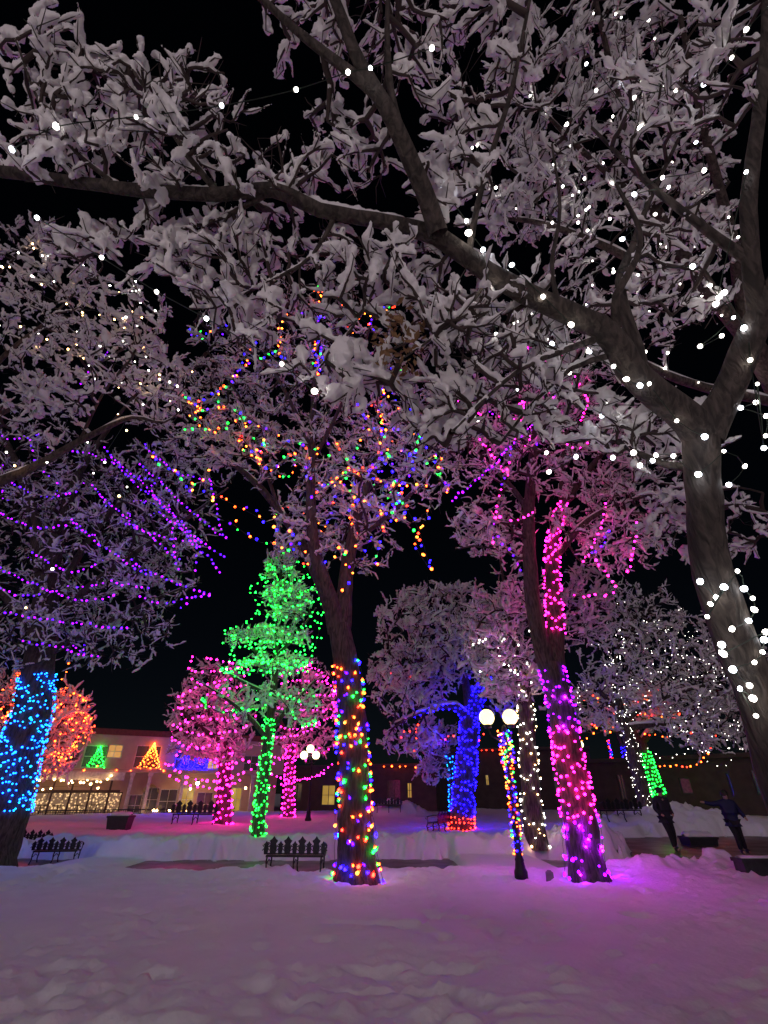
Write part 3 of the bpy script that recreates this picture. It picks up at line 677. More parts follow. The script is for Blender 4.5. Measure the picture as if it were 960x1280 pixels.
# blue tree and its smaller neighbours
Bp = GS(577, 1036); B0 = Bp[1]
bl = [
 to_ground(limb([(577, 1038, 0, .62), (579, 1000, 0, .52), (584, 940, 0, .5), (588, 890, 0, .46)], B0), Bp[2] - .1),
 limb([(588, 895, 0, .4), (600, 868, 0, .33), (612, 840, .2, .22), (620, 790, .4, .12), (625, 750, .5, .05)], B0),
 limb([(586, 900, 0, .26), (570, 884, -.3, .2), (545, 884, -.6, .14), (515, 895, -1, .08), (490, 905, -1.2, .03)], B0),
 limb([(588, 890, 0, .3), (580, 845, .4, .2), (560, 800, .6, .12), (540, 755, .8, .05)], B0),
 limb([(580, 850, .4, .14), (530, 830, 0, .09), (490, 810, -.3, .04)], B0),
]
TREES['blue'] = make_tree('snowy_tree', 'wide frosted tree, trunk densely wrapped in blue with a red band at its foot',
  bl, [blobY(555, 790, B0, 90, 66, 5, 620), blobY(510, 850, B0, 55, 55, 3.5, 260), blobY(600, 810, B0, 50, 60, 3, 200), blobY(520, 925, B0 + 1.5, 45, 25, 2, 80), blobY(640, 850, B0, 40, 50, 2.5, 120)],
  step=.9, bf=.2, r0=.013, snow=.046, spur=(.2, .55), spurs=4, snow_p=.8, seed=41, snow_k=4)
Cp = GS(567, 1024); c0 = Cp[1]
cy = [to_ground(limb([(567, 1026, 0, .3), (566, 990, 0, .25), (563, 952, 0, .22), (556, 930, 0, .16)], c0), Cp[2] - .1),
      limb([(556, 935, 0, .14), (540, 915, 0, .1), (525, 905, .3, .05)], c0), limb([(562, 952, 0, .12), (545, 945, -.5, .08), (528, 940, -.8, .04)], c0)]
TREES['cyan'] = make_tree('snowy_tree', 'small crooked frosted tree with a slim cyan-wrapped trunk tucked behind the blue trunk', cy, [blobY(540, 925, c0, 36, 28, 2, 150), blobY(540, 962, c0, 22, 18, 1.5, 50)],
  step=.8, bf=.2, r0=.012, snow=.045, spur=(.2, .55), spurs=3.5, seed=44, snow_k=4)
Wp = GS(670, 1053); W0 = Wp[1]
wt = [to_ground(limb([(670, 1055, 0, .38), (666, 1015, 0, .3), (661, 950, 0, .28), (657, 880, 0, .25), (652, 830, 0, .2)], W0), Wp[2] - .1),
      limb([(653, 840, 0, .18), (640, 780, 0, .12), (630, 730, .2, .06), (625, 700, .3, .03)], W0), limb([(655, 860, 0, .14), (620, 820, -.4, .08), (595, 790, -.6, .04)], W0), limb([(655, 850, 0, .14), (690, 800, .5, .08), (720, 770, .8, .04)], W0)]
TREES['white'] = make_tree('snowy_tree', 'slim frosted tree between the twin-globe lamp and the purple trunk, wound in white bulbs',
  wt, [blobY(630, 790, W0, 55, 80, 2.5, 380), blobY(720, 760, W0 + .5, 50, 60, 2, 160), blobY(640, 850, W0, 50, 30, 1.5, 90)], step=.7, bf=.2, r0=.01, snow=.034, spur=(.15, .45), spurs=4, seed=47, snow_k=4)
Rp = GS(813, 1037); R0 = Rp[1]
rt = [to_ground(limb([(813, 1039, 0, .42), (806, 1000, 0, .36), (795, 955, 0, .33), (782, 912, 0, .28), (776, 890, 0, .25)], R0), Rp[2] - .1),
      limb([(778, 895, 0, .2), (768, 850, 0, .14), (772, 810, .2, .09), (780, 770, .3, .04)], R0), limb([(780, 900, 0, .2), (810, 880, -.5, .14), (860, 862, -.9, .09), (910, 850, -1.2, .04)], R0),
      limb([(782, 910, 0, .18), (830, 905, -.6, .12), (890, 905, -1, .07), (950, 910, -1.2, .04)], R0), limb([(776, 890, 0, .16), (745, 860, .4, .09), (730, 840, .6, .04)], R0)]
TREES['right'] = make_tree('snowy_tree', 'wide low frosted tree strung in tiny white bulbs over the right-hand bench',
  rt, [blobY(830, 830, R0, 110, 75, 4, 620), blobY(890, 900, R0 - .5, 80, 45, 3, 330), blobY(790, 770, R0, 70, 50, 3, 200), blobY(930, 840, R0 - .6, 60, 60, 2, 150), blobY(760, 870, R0, 40, 50, 2, 120)],
  step=.75, bf=.2, r0=.011, snow=.036, spur=(.15, .5), spurs=3.6, snow_p=.68, seed=51, snow_k=4)
# orange tree beyond the cyan trunk
o0 = GS(30, 1030); O0 = o0[1]
ot = [to_ground(limb([(22, 1030, 0, .4), (30, 985, 0, .3), (40, 945, 0, .25)], O0), o0[2] - .1), limb([(40, 950, 0, .2), (70, 910, 0, .12), (88, 880, 0, .05)], O0), limb([(40, 950, 0, .18), (20, 900, .4, .1), (10, 850, .6, .05)], O0), limb([(45, 940, 0, .12), (85, 925, .5, .08), (115, 910, .8, .03)], O0)]
TREES['orange'] = make_tree('snowy_tree', 'bushy tree behind the cyan trunk at the left, crown wound in glowing orange-red bulbs', ot, [blobY(85, 900, O0, 32, 42, 2, 210), blobY(15, 870, O0, 40, 45, 2, 170), blobY(60, 950, O0, 40, 25, 1.5, 80)],
  step=.8, bf=.2, r0=.011, snow=.05, spur=(.3, .8), spurs=2, seed=55, snow_k=4)
# far tree with green trunk behind the walkers, and two slim ones near it
f0 = 40.0
ft = [(np.array([PY(833, 1012, f0), PY(822, 990, f0), PY(808, 950, f0), PY(800, 925, f0)]), np.array([.5, .45, .42, .35])),
      limb([(800, 930, 0, .3), (780, 890, 0, .2), (770, 860, 0, .1)], f0), limb([(800, 930, 0, .3), (830, 895, 1, .2), (860, 870, 1.5, .1)], f0)]
ft[0][0][0, 2] = HZ(ft[0][0][0, 0], f0) - .1
TREES['far'] = make_tree('snowy_tree', 'distant tree behind the standing walker with a leaning trunk wrapped in solid green', ft, [blobY(810, 885, f0, 90, 35, 4, 260), blobY(720, 890, f0, 40, 35, 3, 90)], step=1.1, bf=.2, r0=.014, snow=.07, spur=(.4, 1), spurs=1.6, seed=58, snow_k=4)
d0 = GS(796, 1014); D0 = d0[1]
dt = [to_ground(limb([(796, 1016, 0, .3), (790, 985, 0, .26), (784, 955, 0, .24), (778, 930, 0, .2)], D0), d0[2] - .1), limb([(778, 932, 0, .16), (765, 900, 0, .1), (760, 880, 0, .05)], D0), limb([(779, 935, 0, .14), (800, 905, .5, .1), (820, 890, .8, .05)], D0)]
TREES['dim'] = make_tree('snowy_tree', 'thin dim tree with blue-wrapped trunk half hidden by the white-strung trunk on the right', dt, [blobY(780, 890, D0, 50, 28, 3, 150)], step=1, bf=.2, r0=.013, snow=.065, spur=(.4, .9), spurs=1.6, seed=60, snow_k=4)

# ------------------------------------------------------------------ lights strung on the trees
T = TREES
def gy(k): return float(T[k]['limbs'][0][0][0][1])
s = LS('white', 1)
NEARB = [
 [(15,187,3.75),(70,158,3.7),(170,146,3.7),(277,132,3.7),(370,112,3.75),(435,90,3.75),(463,85,3.75),(540,60,3.9)],
 [(46,272,4.0),(127,322,3.95),(196,365,3.95),(258,398,3.9),(352,455,3.85),(393,489,3.8),(418,496,3.8)],
 [(557,242,4.2),(583,276,4.02),(586,291,4.02),(604,312,4.02),(611,356,3.98),(620,418,4.0),(648,487,3.95),(597,525,4.1),(683,566,4.3),(720,571,4.3),(686,590,4.3)],
 [(640,331,4.05),(679,371,3.95),(714,406,3.92),(737,440,3.9),(767,458,3.85),(783,474,3.85),(800,482,3.85),(811,480,3.9),(846,526,3.85),(881,546,3.76)],
 [(766,572,4.1),(792,566,4.1),(800,582,4.1),(816,576,4.1),(820,569,4.1),(842,570,4.0),(873,593,3.78),(905,564,3.75),(931,583,3.85),(911,606,3.8)],
 [(933,215,4.0),(895,380,3.9),(905,366,3.9),(930,410,3.85),(936,424,3.85),(938,450,3.8),(955,560,4.0),(947,480,4.0),(945,503,4.0),(926,510,3.9),(958,520,4),(957,545,4)],
 [(965,5,4.0),(933,37,4.2),(915,72,4.3),(880,105,4.5),(793,122,4.6),(800,160,4.6),(733,80,4.9),(709,155,4.8),(745,113,4.8),(780,94,4.8),(803,102,4.8),(845,113,4.7)],
 [(870,178,4.5),(880,213,4.4),(828,222,4.5),(793,243,4.5),(836,234,4.6),(819,268,4.5),(778,299,4.5),(835,308,4.5),(767,340,4.5),(866,333,4.4),(888,357,4.3),(899,372,4.3),(917,397,4.2),(875,433,4.3),(902,420,4.2)],
 [(875,727,3.6),(895,747,3.55),(888,755,3.55),(905,734,3.5),(884,771,3.5),(922,714,3.55),(930,736,3.55),(941,748,3.5),(943,762,3.5),(936,776,3.5),(915,786,3.3)],
 [(902,806,3.4),(904,817,3.4),(957,790,3.5),(955,800,3.5),(953,815,3.4),(943,828,3.3),(916,837,3.4),(937,857,3.3),(941,873,3.3),(925,861,3.35),(945,895,3.3)],
 [(686,478,4.6),(712,466,4.6),(735,440,4.6),(752,520,4.5),(760,506,4.5),(833,500,4.3),(690,430,4.4),(806,440,4.3)],
]
for ch in NEARB:
    pts = np.array([PD(*c) for c in ch]); s.W.append(spline(pts, .3)[0]); s.P += list(pts); s.C += [('cool' if (i % 3 == 0) else 'white') for i in range(len(pts))]
s.build('big white bulbs dotted over the grey tree at the right edge and its overhead limb', .022)
s = LS('white', 2); s.crown(T['back'], 15, (540, 20, 950, 520), 7, None, .5)
s.build('small white bulbs scattered through the fine frosted boughs at upper right', .018)
s = LS('warm', 3); s.cols = ['white', 'white', 'warm']
for ch in [[(2,327),(30,350),(55,370),(80,381),(100,387),(118,388),(135,395),(158,397),(160,410)], [(28,408),(58,428),(87,441),(112,454),(135,470),(160,473),(180,480),(198,486),(225,500)], [(175,436),(186,456),(200,470),(208,491),(222,515)], [(150,515),(157,525),(146,545),(120,590),(153,594),(165,620)], [(2,570),(14,584),(30,577),(50,590)], [(2,815),(9,803),(18,787),(27,765),(36,742),(60,716)]]:
    s.px(ch, E0 - .2, .38, 0, .25)
s.crown(T['edge'], 6, (0, 300, 240, 560), 7, None, .7)
s.build('warm white bulbs on the bough entering from the left edge', .022)
# middle tree
s = LS(MULTI, 4); s.net(T['cen']['limbs'][0], .0, .83, 11, 5.0, .23, .03)
s.build('multicoloured pointed bulbs wound round the trunk of the middle forked tree', .034, long=True)
s = LS(MULTI, 5)
for ch in [[(396,335,.2),(400,380,.1),(395,430,0),(398,470,-.1)], [(230,608),(280,625),(320,645),(362,667),(380,690)], [(285,650),(320,676),(350,682),(384,708)], [(232,535),(246,508),(285,480),(312,450),(348,440),(352,400)],
           [(485,560),(500,620),(523,662),(538,712)], [(470,710),(478,660),(500,620),(520,560),(512,480)], [(520,545),(550,575)], [(190,570),(240,605),(260,590)], [(405,360),(440,380),(470,400),(492,370)],
           [(392,620),(420,600),(450,625),(480,640)], [(400,440),(430,470),(460,450),(480,480),(475,540)], [(300,560),(340,585),(375,560),(410,570)], [(240,500),(262,540),(300,520)], [(420,680),(440,715),(432,740)], [(470,395),(490,385),(495,370)], [(390,360),(420,372),(445,395),(470,410)], [(398,420),(402,450),(396,480)], [(345,440),(370,450),(395,455)], [(470,440),(480,520),(470,590)], [(505,610),(490,640),(515,660)], [(535,640),(520,680),(538,712)], [(440,480),(460,530),(500,540)]]:
    s.px(ch, C0 - 1.6, .19, 0, .3)
s.crown(T['cen'], 16, (200, 340, 560, 720), 7, None, .3)
s.build('red, amber, green and blue bulbs strewn through the crown of the middle forked tree', .035)
# purple and pink tree
Lk = T['pink']['limbs']
s = LS('purple', 6)
s.net(Lk[0], .0, .33, 10, 6, .19, .03, ['magenta', 'purple', 'purple']); s.net(Lk[0], .31, .68, 9, 2.2, .19, .03, 'pink'); s.net(Lk[0], .66, .97, 9, 2.4, .2, .03, ['purple', 'purple', 'magenta'])
s.net(Lk[2], .08, .42, 6, 2, .17, .03, 'pink')
s.build('purple and pink bulbs in bands round the leaning trunk right of centre', .031)
s = LS('pink', 7)
for ch, c in [([(575,512),(598,548),(615,568),(634,594)], 'pink'), ([(565,626),(610,588),(650,545),(690,505),(702,470)], 'purple'), ([(640,480),(660,455),(690,450),(712,440)], 'pink'), ([(650,505),(680,490),(700,500),(715,480)], 'pink'),
              ([(757,628),(752,655),(738,688),(726,702)], 'pink'), ([(760,665),(752,683),(738,692)], 'violet'), ([(796,652),(793,680),(784,714)], 'pink'), ([(618,646),(650,650),(668,640)], 'pink'), ([(622,672),(640,690),(650,712)], 'violet'),
              ([(575,470),(600,455),(640,450)], 'purple'), ([(690,545),(720,560),(745,548)], 'pink'), ([(720,470),(735,500),(725,530)], 'pink'), ([(745,700),(770,740),(720,745)], 'pink'), ([(560,505),(585,500),(600,520)], 'pink')]:
    s.px(ch, P0 - 1.4, .15, 0, .12, c)
s.cols = ['pink', 'pink', 'purple', 'pink', 'violet']; s.crown(T['pink'], 8, (560, 430, 830, 720), 6, None, .2)
s.build('magenta and purple bulbs looped through the crown of the leaning tree right of centre', .030)
# left tree
s = LS('cyan', 8); s.net(T['left']['limbs'][0], .16, .60, 22, 5, .17, .03, ['cyan', 'cyan', 'cyan', 'cyan', 'teal'])
s.build('cyan blue bulbs wrapped thickly round the trunk at the left edge', .027)
s = LS('purple', 9); s.cols = ['purple', 'violet', 'purple']
for ch in [[(175,580),(200,600),(230,630),(260,655),(281,672)], [(150,585),(190,620),(225,650),(255,680),(280,695)], [(115,605),(150,640),(190,670),(225,700)], [(262,600),(270,630),(278,668)], [(0,710),(45,730),(100,750),(142,745)], [(165,700),(200,720),(240,735),(262,745)],
           [(215,660),(218,685),(222,712)], [(245,685),(244,715)], [(0,762),(50,772),(100,778),(160,785)], [(30,800),(75,808),(122,822)], [(175,745),(205,755),(225,750),(260,742)], [(150,650),(200,670),(250,675)], [(60,560),(110,565),(150,580)], [(100,480),(115,455),(135,440)], [(40,690),(90,715),(130,700)], [(0,640),(40,660),(90,655),(120,670)], [(10,600),(50,620),(95,615)], [(130,560),(175,600),(215,640),(250,690)], [(200,640),(235,665),(265,700),(275,715)], [(95,735),(140,725),(185,735)], [(0,735),(30,745),(70,740)], [(225,760),(240,748),(255,742)], [(90,650),(140,690),(190,720)], [(180,555),(220,590),(262,600)]]:
    s.px(ch, L0 - 2.6, .16, .04, .1)
s.crown(T['left'], 7, (0, 540, 285, 830), 6, None, .26)
s.build('tiny purple bulbs draped in rows through the crown of the left-edge tree', .027)
# orange tree, green tree, pink trees
s = LS('orange', 10); s.cols = ['orange', 'red', 'orange']
for ch in [[(70,955),(85,935),(105,925),(119,908)], [(72,885),(92,868),(108,880),(105,900),(85,905),(74,890)], [(15,850),(30,845),(33,855)], [(0,862),(30,863),(20,880),(0,885)], [(78,850),(82,838),(86,828)], [(60,950),(75,920),(100,912)], [(28,1025),(36,1000),(42,975)], [(55,965),(75,958),(68,940),(90,945)]]:
    s.px(ch, O0 - 1.5, .28, 0, .2)
s.crown(T['orange'], 12, (0, 830, 125, 970), 6, None, .3)
s.build('orange-red bulbs coiled through the bushy tree behind the cyan trunk', .05)
s = LS('green', 11); s.net(T['green']['limbs'][0], .0, .36, 8, 2.5, .16, .03)
s.build('green bulbs wrapped round the slender trunk beside the front bench', .027)
s = LS('green', 12)
for y0, xa, xb in [(706,335,370), (722,322,385), (738,312,392), (752,325,398), (765,320,400), (780,310,400), (795,285,398), (808,300,392), (822,290,390), (836,283,385)]:
    s.px([(xa, y0, 0), ((xa*2 + xb) / 3, y0 + 5, -1.3), ((xa + 2*xb) / 3, y0 + 7, -1.3), (xb, y0 - 2, 0)], Gn, .26, .03, .3)
s.px([(350,690),(325,725),(312,738),(325,765),(278,795),(290,815),(278,838)], Gn, .3).px([(352,690),(385,715),(398,745),(402,770),(396,800),(384,838)], Gn, .3)
s.crown(T['green'], 16, (275, 690, 405, 845), 6, None, .34); s.crown(T['green'], 8, (245, 845, 410, 930), 5, None, .42)
s.build('dense green bulbs covering the pointed crown behind the middle tree', .036)
ya, yb = gy('pinka'), gy('pinkb')
s = LS('pink', 13); s.wrap(T['pinka']['limbs'][0], 0, .95, .36, .26, .04)
for ch in [[(215,955),(225,938),(240,936),(262,932)], [(206,955),(240,972),(275,977),(312,962)], [(212,970),(240,982),(275,985),(300,975)], [(240,820),(236,838),(275,838),(305,832)], [(222,872),(250,856),(280,850),(305,845)], [(228,868),(226,890),(236,905)], [(258,822),(290,828),(310,838)],
           [(215,925),(235,935),(255,934)], [(290,870),(300,892),(320,895)], [(215,905),(245,918),(285,915),(318,905)], [(222,885),(255,882),(290,888)], [(240,850),(275,862),(310,856)], [(225,905),(250,895),(285,900)], [(285,960),(305,950),(322,955)]]:
    s.px(ch, ya - 3.4, .27, .03, .1)
s.crown(T['pinka'], 5, (210, 820, 320, 960), 6, None, .5)
s.build('pink bulbs in swags on the rounded tree nearest the restaurant doorway', .052)
s = LS('pink', 14); s.wrap(T['pinkb']['limbs'][0], 0, .95, .36, .26, .04)
for ch in [[(335,965),(362,976),(395,970),(415,955)], [(340,922),(375,918),(400,905)], [(348,885),(385,888),(420,886)], [(352,845),(385,832),(402,838),(415,862),(420,905)], [(350,868),(385,866),(412,870)], [(335,905),(370,912),(415,895)], [(340,855),(372,850),(408,852)], [(332,985),(365,975),(405,968)], [(338,945),(365,948),(400,935)], [(330,960),(350,950),(358,940)]]:
    s.px(ch, yb - 3.4, .29, .03, .1)
s.crown(T['pinkb'], 5, (330, 830, 425, 960), 6, None, .5)
s.build('pink bulbs in swags on the rounded tree beside the three-globe lamp', .055)
# blue tree and neighbours
Lb = T['blue']['limbs']
s = LS('deep', 15); s.net(Lb[0], .16, 1, 14, 4, .24, .03, ['deep', 'deep', 'deep', 'blue']); s.wrap(Lb[1], 0, .4, .26, .22, .03, 'deep'); s.wrap(Lb[2], .1, .75, .35, .25, .03, ['deep', 'blue'])
s.wrap(Lb[0], 0.0, .16, .24, .2, .04, 'red')
s.build('deep blue bulbs densely wrapping a broad trunk above a red band', .034)
s = LS('red', 16)
for ch in [[(502,925),(506,915),(520,912),(522,905)], [(520,938),(521,915)], [(556,925),(562,920)], [(598,925),(605,918)]]: s.px(ch, B0 - 1.5, .25, 0, .2)
s.crown(T['blue'], 3, (480, 840, 640, 930), 5, None, .6)
s.build('sparse red bulbs in the lower crown of the tree with the blue trunk', .04)
s = LS('cyan', 17); s.wrap(T['cyan']['limbs'][0], 0, .8, .3, .22, .03, ['cyan', 'teal', 'cyan'])
s.build('cyan bulbs on the slim trunk tucked behind the blue one', .04)
s = LS('white', 18); s.net(T['white']['limbs'][0], .02, 1, 5, 3, .2, .03, ['white', 'white', 'warm'])
s.crown(T['white'], 6, (580, 700, 700, 870), 5, None, .5)
s.build('white bulbs spiralling up the slim trunk right of the twin-globe lamp', .024)
Lr = T['right']['limbs']
s = LS('white', 19); s.net(Lr[0], .02, 1, 5, 3, .22, .03); s.wrap(Lr[1], 0, .4, .45, .3, .03); s.wrap(Lr[2], 0, .5, .5, .35, .03)
for ch in [[(800,930),(830,948),(858,940),(862,925)], [(830,880),(860,895),(900,885)], [(800,830),(850,850),(890,840),(920,850)], [(900,925),(910,930),(912,915),(905,918)], [(885,952),(905,957),(915,950)], [(780,800),(820,815),(860,805)]]: s.px(ch, R0 - 2.5, .3, .03)
s.crown(T['right'], 26, (720, 750, 960, 950), 7, None, .42)
s.build('tiny white bulbs over the wide low tree above the right-hand bench', .015)
s = LS('orange', 20); s.cols = ['orange', 'red']
for ch in [[(824,956),(845,958),(872,954),(886,944)], [(806,916),(835,922),(865,915)], [(740,905),(760,915),(778,902)], [(720,932),(738,918),(742,908)], [(800,890),(830,898),(852,890)], [(890,936),(895,920)], [(740,868),(760,880),(775,870)]]: s.px(ch, 36.5, .33, .03, .15)
s.crown(T['far'], 5, (700, 860, 900, 930), 5, None, .45); s.crown(T['dim'], 3, (730, 860, 830, 920), 5, ['blue', 'deep'], .35)
s.build('orange-red strands with a few blue bulbs hanging behind the white-strung tree', .055)
s = LS('green', 21); s.wrap(T['far']['limbs'][0], .33, .85, .24, .22, .03)
s.build('solid green bulbs round a leaning trunk above the standing walker', .05)
s = LS('deep', 22); s.wrap(T['dim']['limbs'][0], .1, .95, .35, .25, .03, ['deep', 'blue'])
s.build('blue bulbs on the thin dim trunk behind the white-strung one', .045)

# ------------------------------------------------------------------ street lamps
M_GLOBE = emit('lamp_globe', (1, .78, .36), 2.2)
M_GLOBE0 = emit('lamp_globe_bright', (1, .86, .79), 92)
M_GLOBE2 = emit('lamp_globe_far', (1, .80, .42), 5)
def lamp(loc, label, H, globes, gr, mat, group='globe street lamps', k=1.0):
    root = empty('street_lamp', loc, label, 'street lamp', group)
    mb = MB(); mb.lathe([(.001, 0), (.20 * k, 0), (.20 * k, .12), (.16 * k, .18), (.13 * k, .42 * k), (.14 * k, .46 * k), (.10 * k, .56 * k), (.075, .9), (.08, .95), (.06, 1.0), (.05, H * .6), (.045, H - .12), (.07, H - .1), (.05, H), (.001, H + .04)], 14)
    mb.build('pole', M_IRON, root, smooth=True)
    for (x, y, z) in globes:
        a = MB(); a.tube([(0, 0, H - .22), (x * .4, y * .4, H - .30), (x * .85, y * .85, H - .22), (x, y, z - gr * 1.25)], .022, 6); a.lathe([(.001, z - gr * 1.35), (.08, z - gr * 1.3), (.10, z - gr * 1.02), (.07, z - gr * .85)], 10, (x, y, 0))
        arm = a.build('arm', M_IRON, root, smooth=True)
        gmb = MB(); prof = [(gr * math.sin(t), -gr * math.cos(t)) for t in np.linspace(.02, math.pi - .02, 10)]; gmb.lathe(prof, 16, (x, y, z))
        gmb.build('globe', mat, arm, smooth=True)
    return root
lp = GS(652, 1099)
PT = limb([(652, 1099, 0, .08), (640, 1000, 0, .06), (628, 908, 0, .05)], lp[1])[0]
Hl = PT[-1][2] - lp[2]
def rel(px, py, Y, base): p = PY(px, py, Y); return p - base
g1, g2 = rel(608, 897, lp[1], lp), rel(638, 896, lp[1], lp)
lamp(lp, 'black lamp post with two bright globes, wound in coloured bulbs, left of the purple trunk', float(Hl), [(g1[0], -.05, g1[2]), (g2[0], .05, g2[2])], .185, M_GLOBE, k=.72)
s = LS(MULTI, 30); ax = np.array([[lp[0], lp[1], lp[2] + z] for z in np.linspace(.42, Hl - .1, 14)])
s.wrap((ax, np.full(14, .08)), 0, 1, .13, .10, .02, None, .3); s.wrap((ax[9:], np.full(5, .13)), 0, 1, .12, .12, .02, None, .4)
s.build('multicoloured bulbs wound down the twin-globe lamp post', .023)
l2 = GS(385, 1026); H2 = rel(388, 948, l2[1], l2)[2]
ga = [rel(380, 944, l2[1], l2), rel(395, 944, l2[1], l2), rel(388, 936, l2[1], l2)]
lamp(l2, 'lamp post with a cluster of three glowing globes beyond the green tree', float(H2), [(g[0], 0, g[2]) for g in ga], .24, M_GLOBE2)
l3 = GS(727, 1040); H3 = rel(724, 938, l3[1], l3)[2]
g3 = rel(724, 932, l3[1], l3)
lamp(l3, 'lamp post mostly hidden behind the purple trunk, one globe showing at its right', float(H3), [(g3[0] + .05, 0, g3[2] + .05), (g3[0] - .55, 0, g3[2] + .05)], .17, M_GLOBE2)
# more of the plaza's lamps stand behind the viewer and beside the walk
for x, y in ((-5.5, -4.5), (5.0, -5.5)):
    lamp((x, y, HZ(x, y)), 'twin-globe lamp post standing behind the viewer on the snow', 3.0, [(-.28, 0, 3.15), (.28, 0, 3.15)], .185, M_GLOBE0)

# ------------------------------------------------------------------ benches
def bench_meshes():
    back = MB(); W = 1.36
    # ornate cast back: alternating tall spades and short scrolls on two rails
    def spade(cx, w, z0, z1):
        h = z1 - z0
        back.prism([(cx - w*.30, z0), (cx + w*.30, z0), (cx + w*.42, z0 + h*.35), (cx + w*.30, z0 + h*.58), (cx + w*.5, z0 + h*.74), (cx + w*.22, z0 + h*.84), (cx, z1), (cx - w*.22, z0 + h*.84), (cx - w*.5, z0 + h*.74), (cx - w*.30, z0 + h*.58), (cx - w*.42, z0 + h*.35)], -.012, .012)
    n = 4
    for i in range(n):
        cx = -W/2 + W * (i + .5) / n; spade(cx, .2, .47, .92)
        back.prism([(cx - .055, .52), (cx, .46), (cx + .055, .52), (cx, .60)], -.02, .02)
    for i in range(n + 1):
        cx = -W/2 + W * i / n; spade(cx, .13, .47, .80)
        back.tube([(cx - .09, 0, .56), (cx - .04, 0, .63), (cx - .09, 0, .70)], .011, 5); back.tube([(cx + .09, 0, .56), (cx + .04, 0, .63), (cx + .09, 0, .70)], .011, 5)
    back.tube([(-W/2, 0, .49), (W/2, 0, .49)], .018, 6); back.tube([(-W/2, 0, .66), (W/2, 0, .66)], .011, 6)
    seat = MB()
    for i in range(6): seat.box((-W/2, .03 + i * .07, .43), (W/2, .085 + i * .07, .452))
    seat.box((-W/2, .02, .40), (W/2, .045, .428)); seat.box((-W/2, .40, .40), (W/2, .425, .428))
    leg = MB()
    leg.tube([(0, .02, .43), (0, -.03, .30), (0, .01, .16), (0, -.07, .04), (0, -.10, .0)], [.022, .02, .018, .02, .026], 6)
    leg.tube([(0, .42, .43), (0, .47, .30), (0, .43, .16), (0, .50, .04), (0, .53, .0)], [.022, .02, .018, .02, .026], 6); leg.tube([(0, .02, .24), (0, .22, .33), (0, .44, .24)], .013, 5)
    arm = MB(); arm.tube([(0, 0, .72), (0, .16, .74), (0, .36, .70), (0, .47, .66), (0, .49, .60), (0, .44, .58)], .018, 6); arm.tube([(0, .40, .45), (0, .43, .55), (0, .40, .68)], .014, 5)
    return dict(backrest=back.mesh('backrest', M_IRON), seat=seat.mesh('seat', M_IRON), leg=leg.mesh('leg', M_IRON, True), armrest=arm.mesh('armrest', M_IRON, True)), W
BN, BW = bench_meshes()
capm = MB()
for k in range(1):
    g = np.random.default_rng(3); pts = np.linspace(-BW/2, BW/2, 12); V, Fq = sweep(np.array([(x, .22 + g.normal() * .01, .475) for x in pts]), .15 + g.uniform(-.04, .04, 12) - np.array([.1] + [0]*10 + [.1]), 8)
    V[:, 2] = .455 + np.maximum(0, V[:, 2] - .455) * .55; capm.add(V, Fq)
CAP = capm.mesh('snow_cap', M_SNOW, True)
def bench(loc, rz, label, sc=1.0, cap=False):
    root = empty('park_bench', loc, label, 'bench', 'cast-iron benches of the plaza', rz); root.scale = (sc, sc, sc * .8)
    for k in ('backrest', 'seat'): link(k, BN[k], root)
    for x in (-BW/2 + .04, 0, BW/2 - .04): link('leg', BN['leg'], root, (x, 0, 0))
    for x in (-BW/2, BW/2): link('armrest', BN['armrest'], root, (x, 0, 0))
    if cap: link('snow_cap', CAP, root)
b0 = G(366, 1091, 0)
bench((b0[0], b0[1], HZ(b0[0], b0[1]) - .10), R(-3), 'ornate black iron bench seen from behind, between the green trunk and middle tree')
b1 = G(64, 1080, -.1); bench((b1[0], b1[1], -.1), R(10), 'nearer of two black benches beside the cyan trunk, ornate back toward us', .84)
b2 = G(38, 1066, -.1); bench((b2[0], b2[1], -.08), R(172), 'farther of two black benches beside the cyan trunk, facing the nearer one', .84)
b3 = GS(556, 1040); bench((b3[0], b3[1], b3[2] - .05), R(65), 'dark bench standing end-on in front of the blue trunk', 1.25)
b4 = GS(785, 1042); bench((b4[0], b4[1], b4[2] - .05), R(4), 'dark bench under the white-strung tree near the walkers', 1.3)
b5 = GS(240, 1031); bench((b5[0], b5[1], b5[2] - .1), R(0), 'dark bench before the restaurant, left of the pink trunk', 1.6, False)
b6 = GS(486, 1019); bench((b6[0], b6[1], b6[2] - .05), R(0), 'distant snow-topped bench near the yellow-lit doorway of the dark building', 1.3, True)

# ------------------------------------------------------------------ planters, wall, stump
def planter(px, py, w, h, label):
    p = GS(px, py); root = empty('planter_box', (p[0], p[1], p[2] - .15), label, 'planter', 'dark planter boxes')
    mb = MB(); mb.frustum((0, 0, 0), (w * .42, w * .30), (w * .5, w * .36), h); mb.frustum((0, 0, h), (w * .53, w * .39), (w * .53, w * .39), .07); mb.build('box', M_DARK, root)
    cp = MB(); n = 12; g = np.random.default_rng(int(px)); V, Fq = sweep(np.array([(x, 0, h + .07) for x in np.linspace(-w * .5, w * .5, n)]), np.array([.12] + [w * .3] * (n - 2) + [.12]) * g.uniform(.85, 1.1, n), 12)
    V[:, 2] = h + .072 + np.maximum(0, V[:, 2] - h - .072) * .55; cp.add(V, Fq); cp.build('snow_cap', M_SNOW, root, smooth=True)
planter(148, 1037, .95, .62, 'dark tapered planter box capped with pink-lit snow before the restaurant')
planter(869, 1036, 1.05, .5, 'dark planter box half buried in the snow bank between the two walkers')
p = GS(688, 1101); mb = MB(); mb.frustum((0, 0, -.05), (.075, .06), (.065, .05), .2); mb.frustum((0, 0, .15), (.055, .04), (.03, .025), .03)
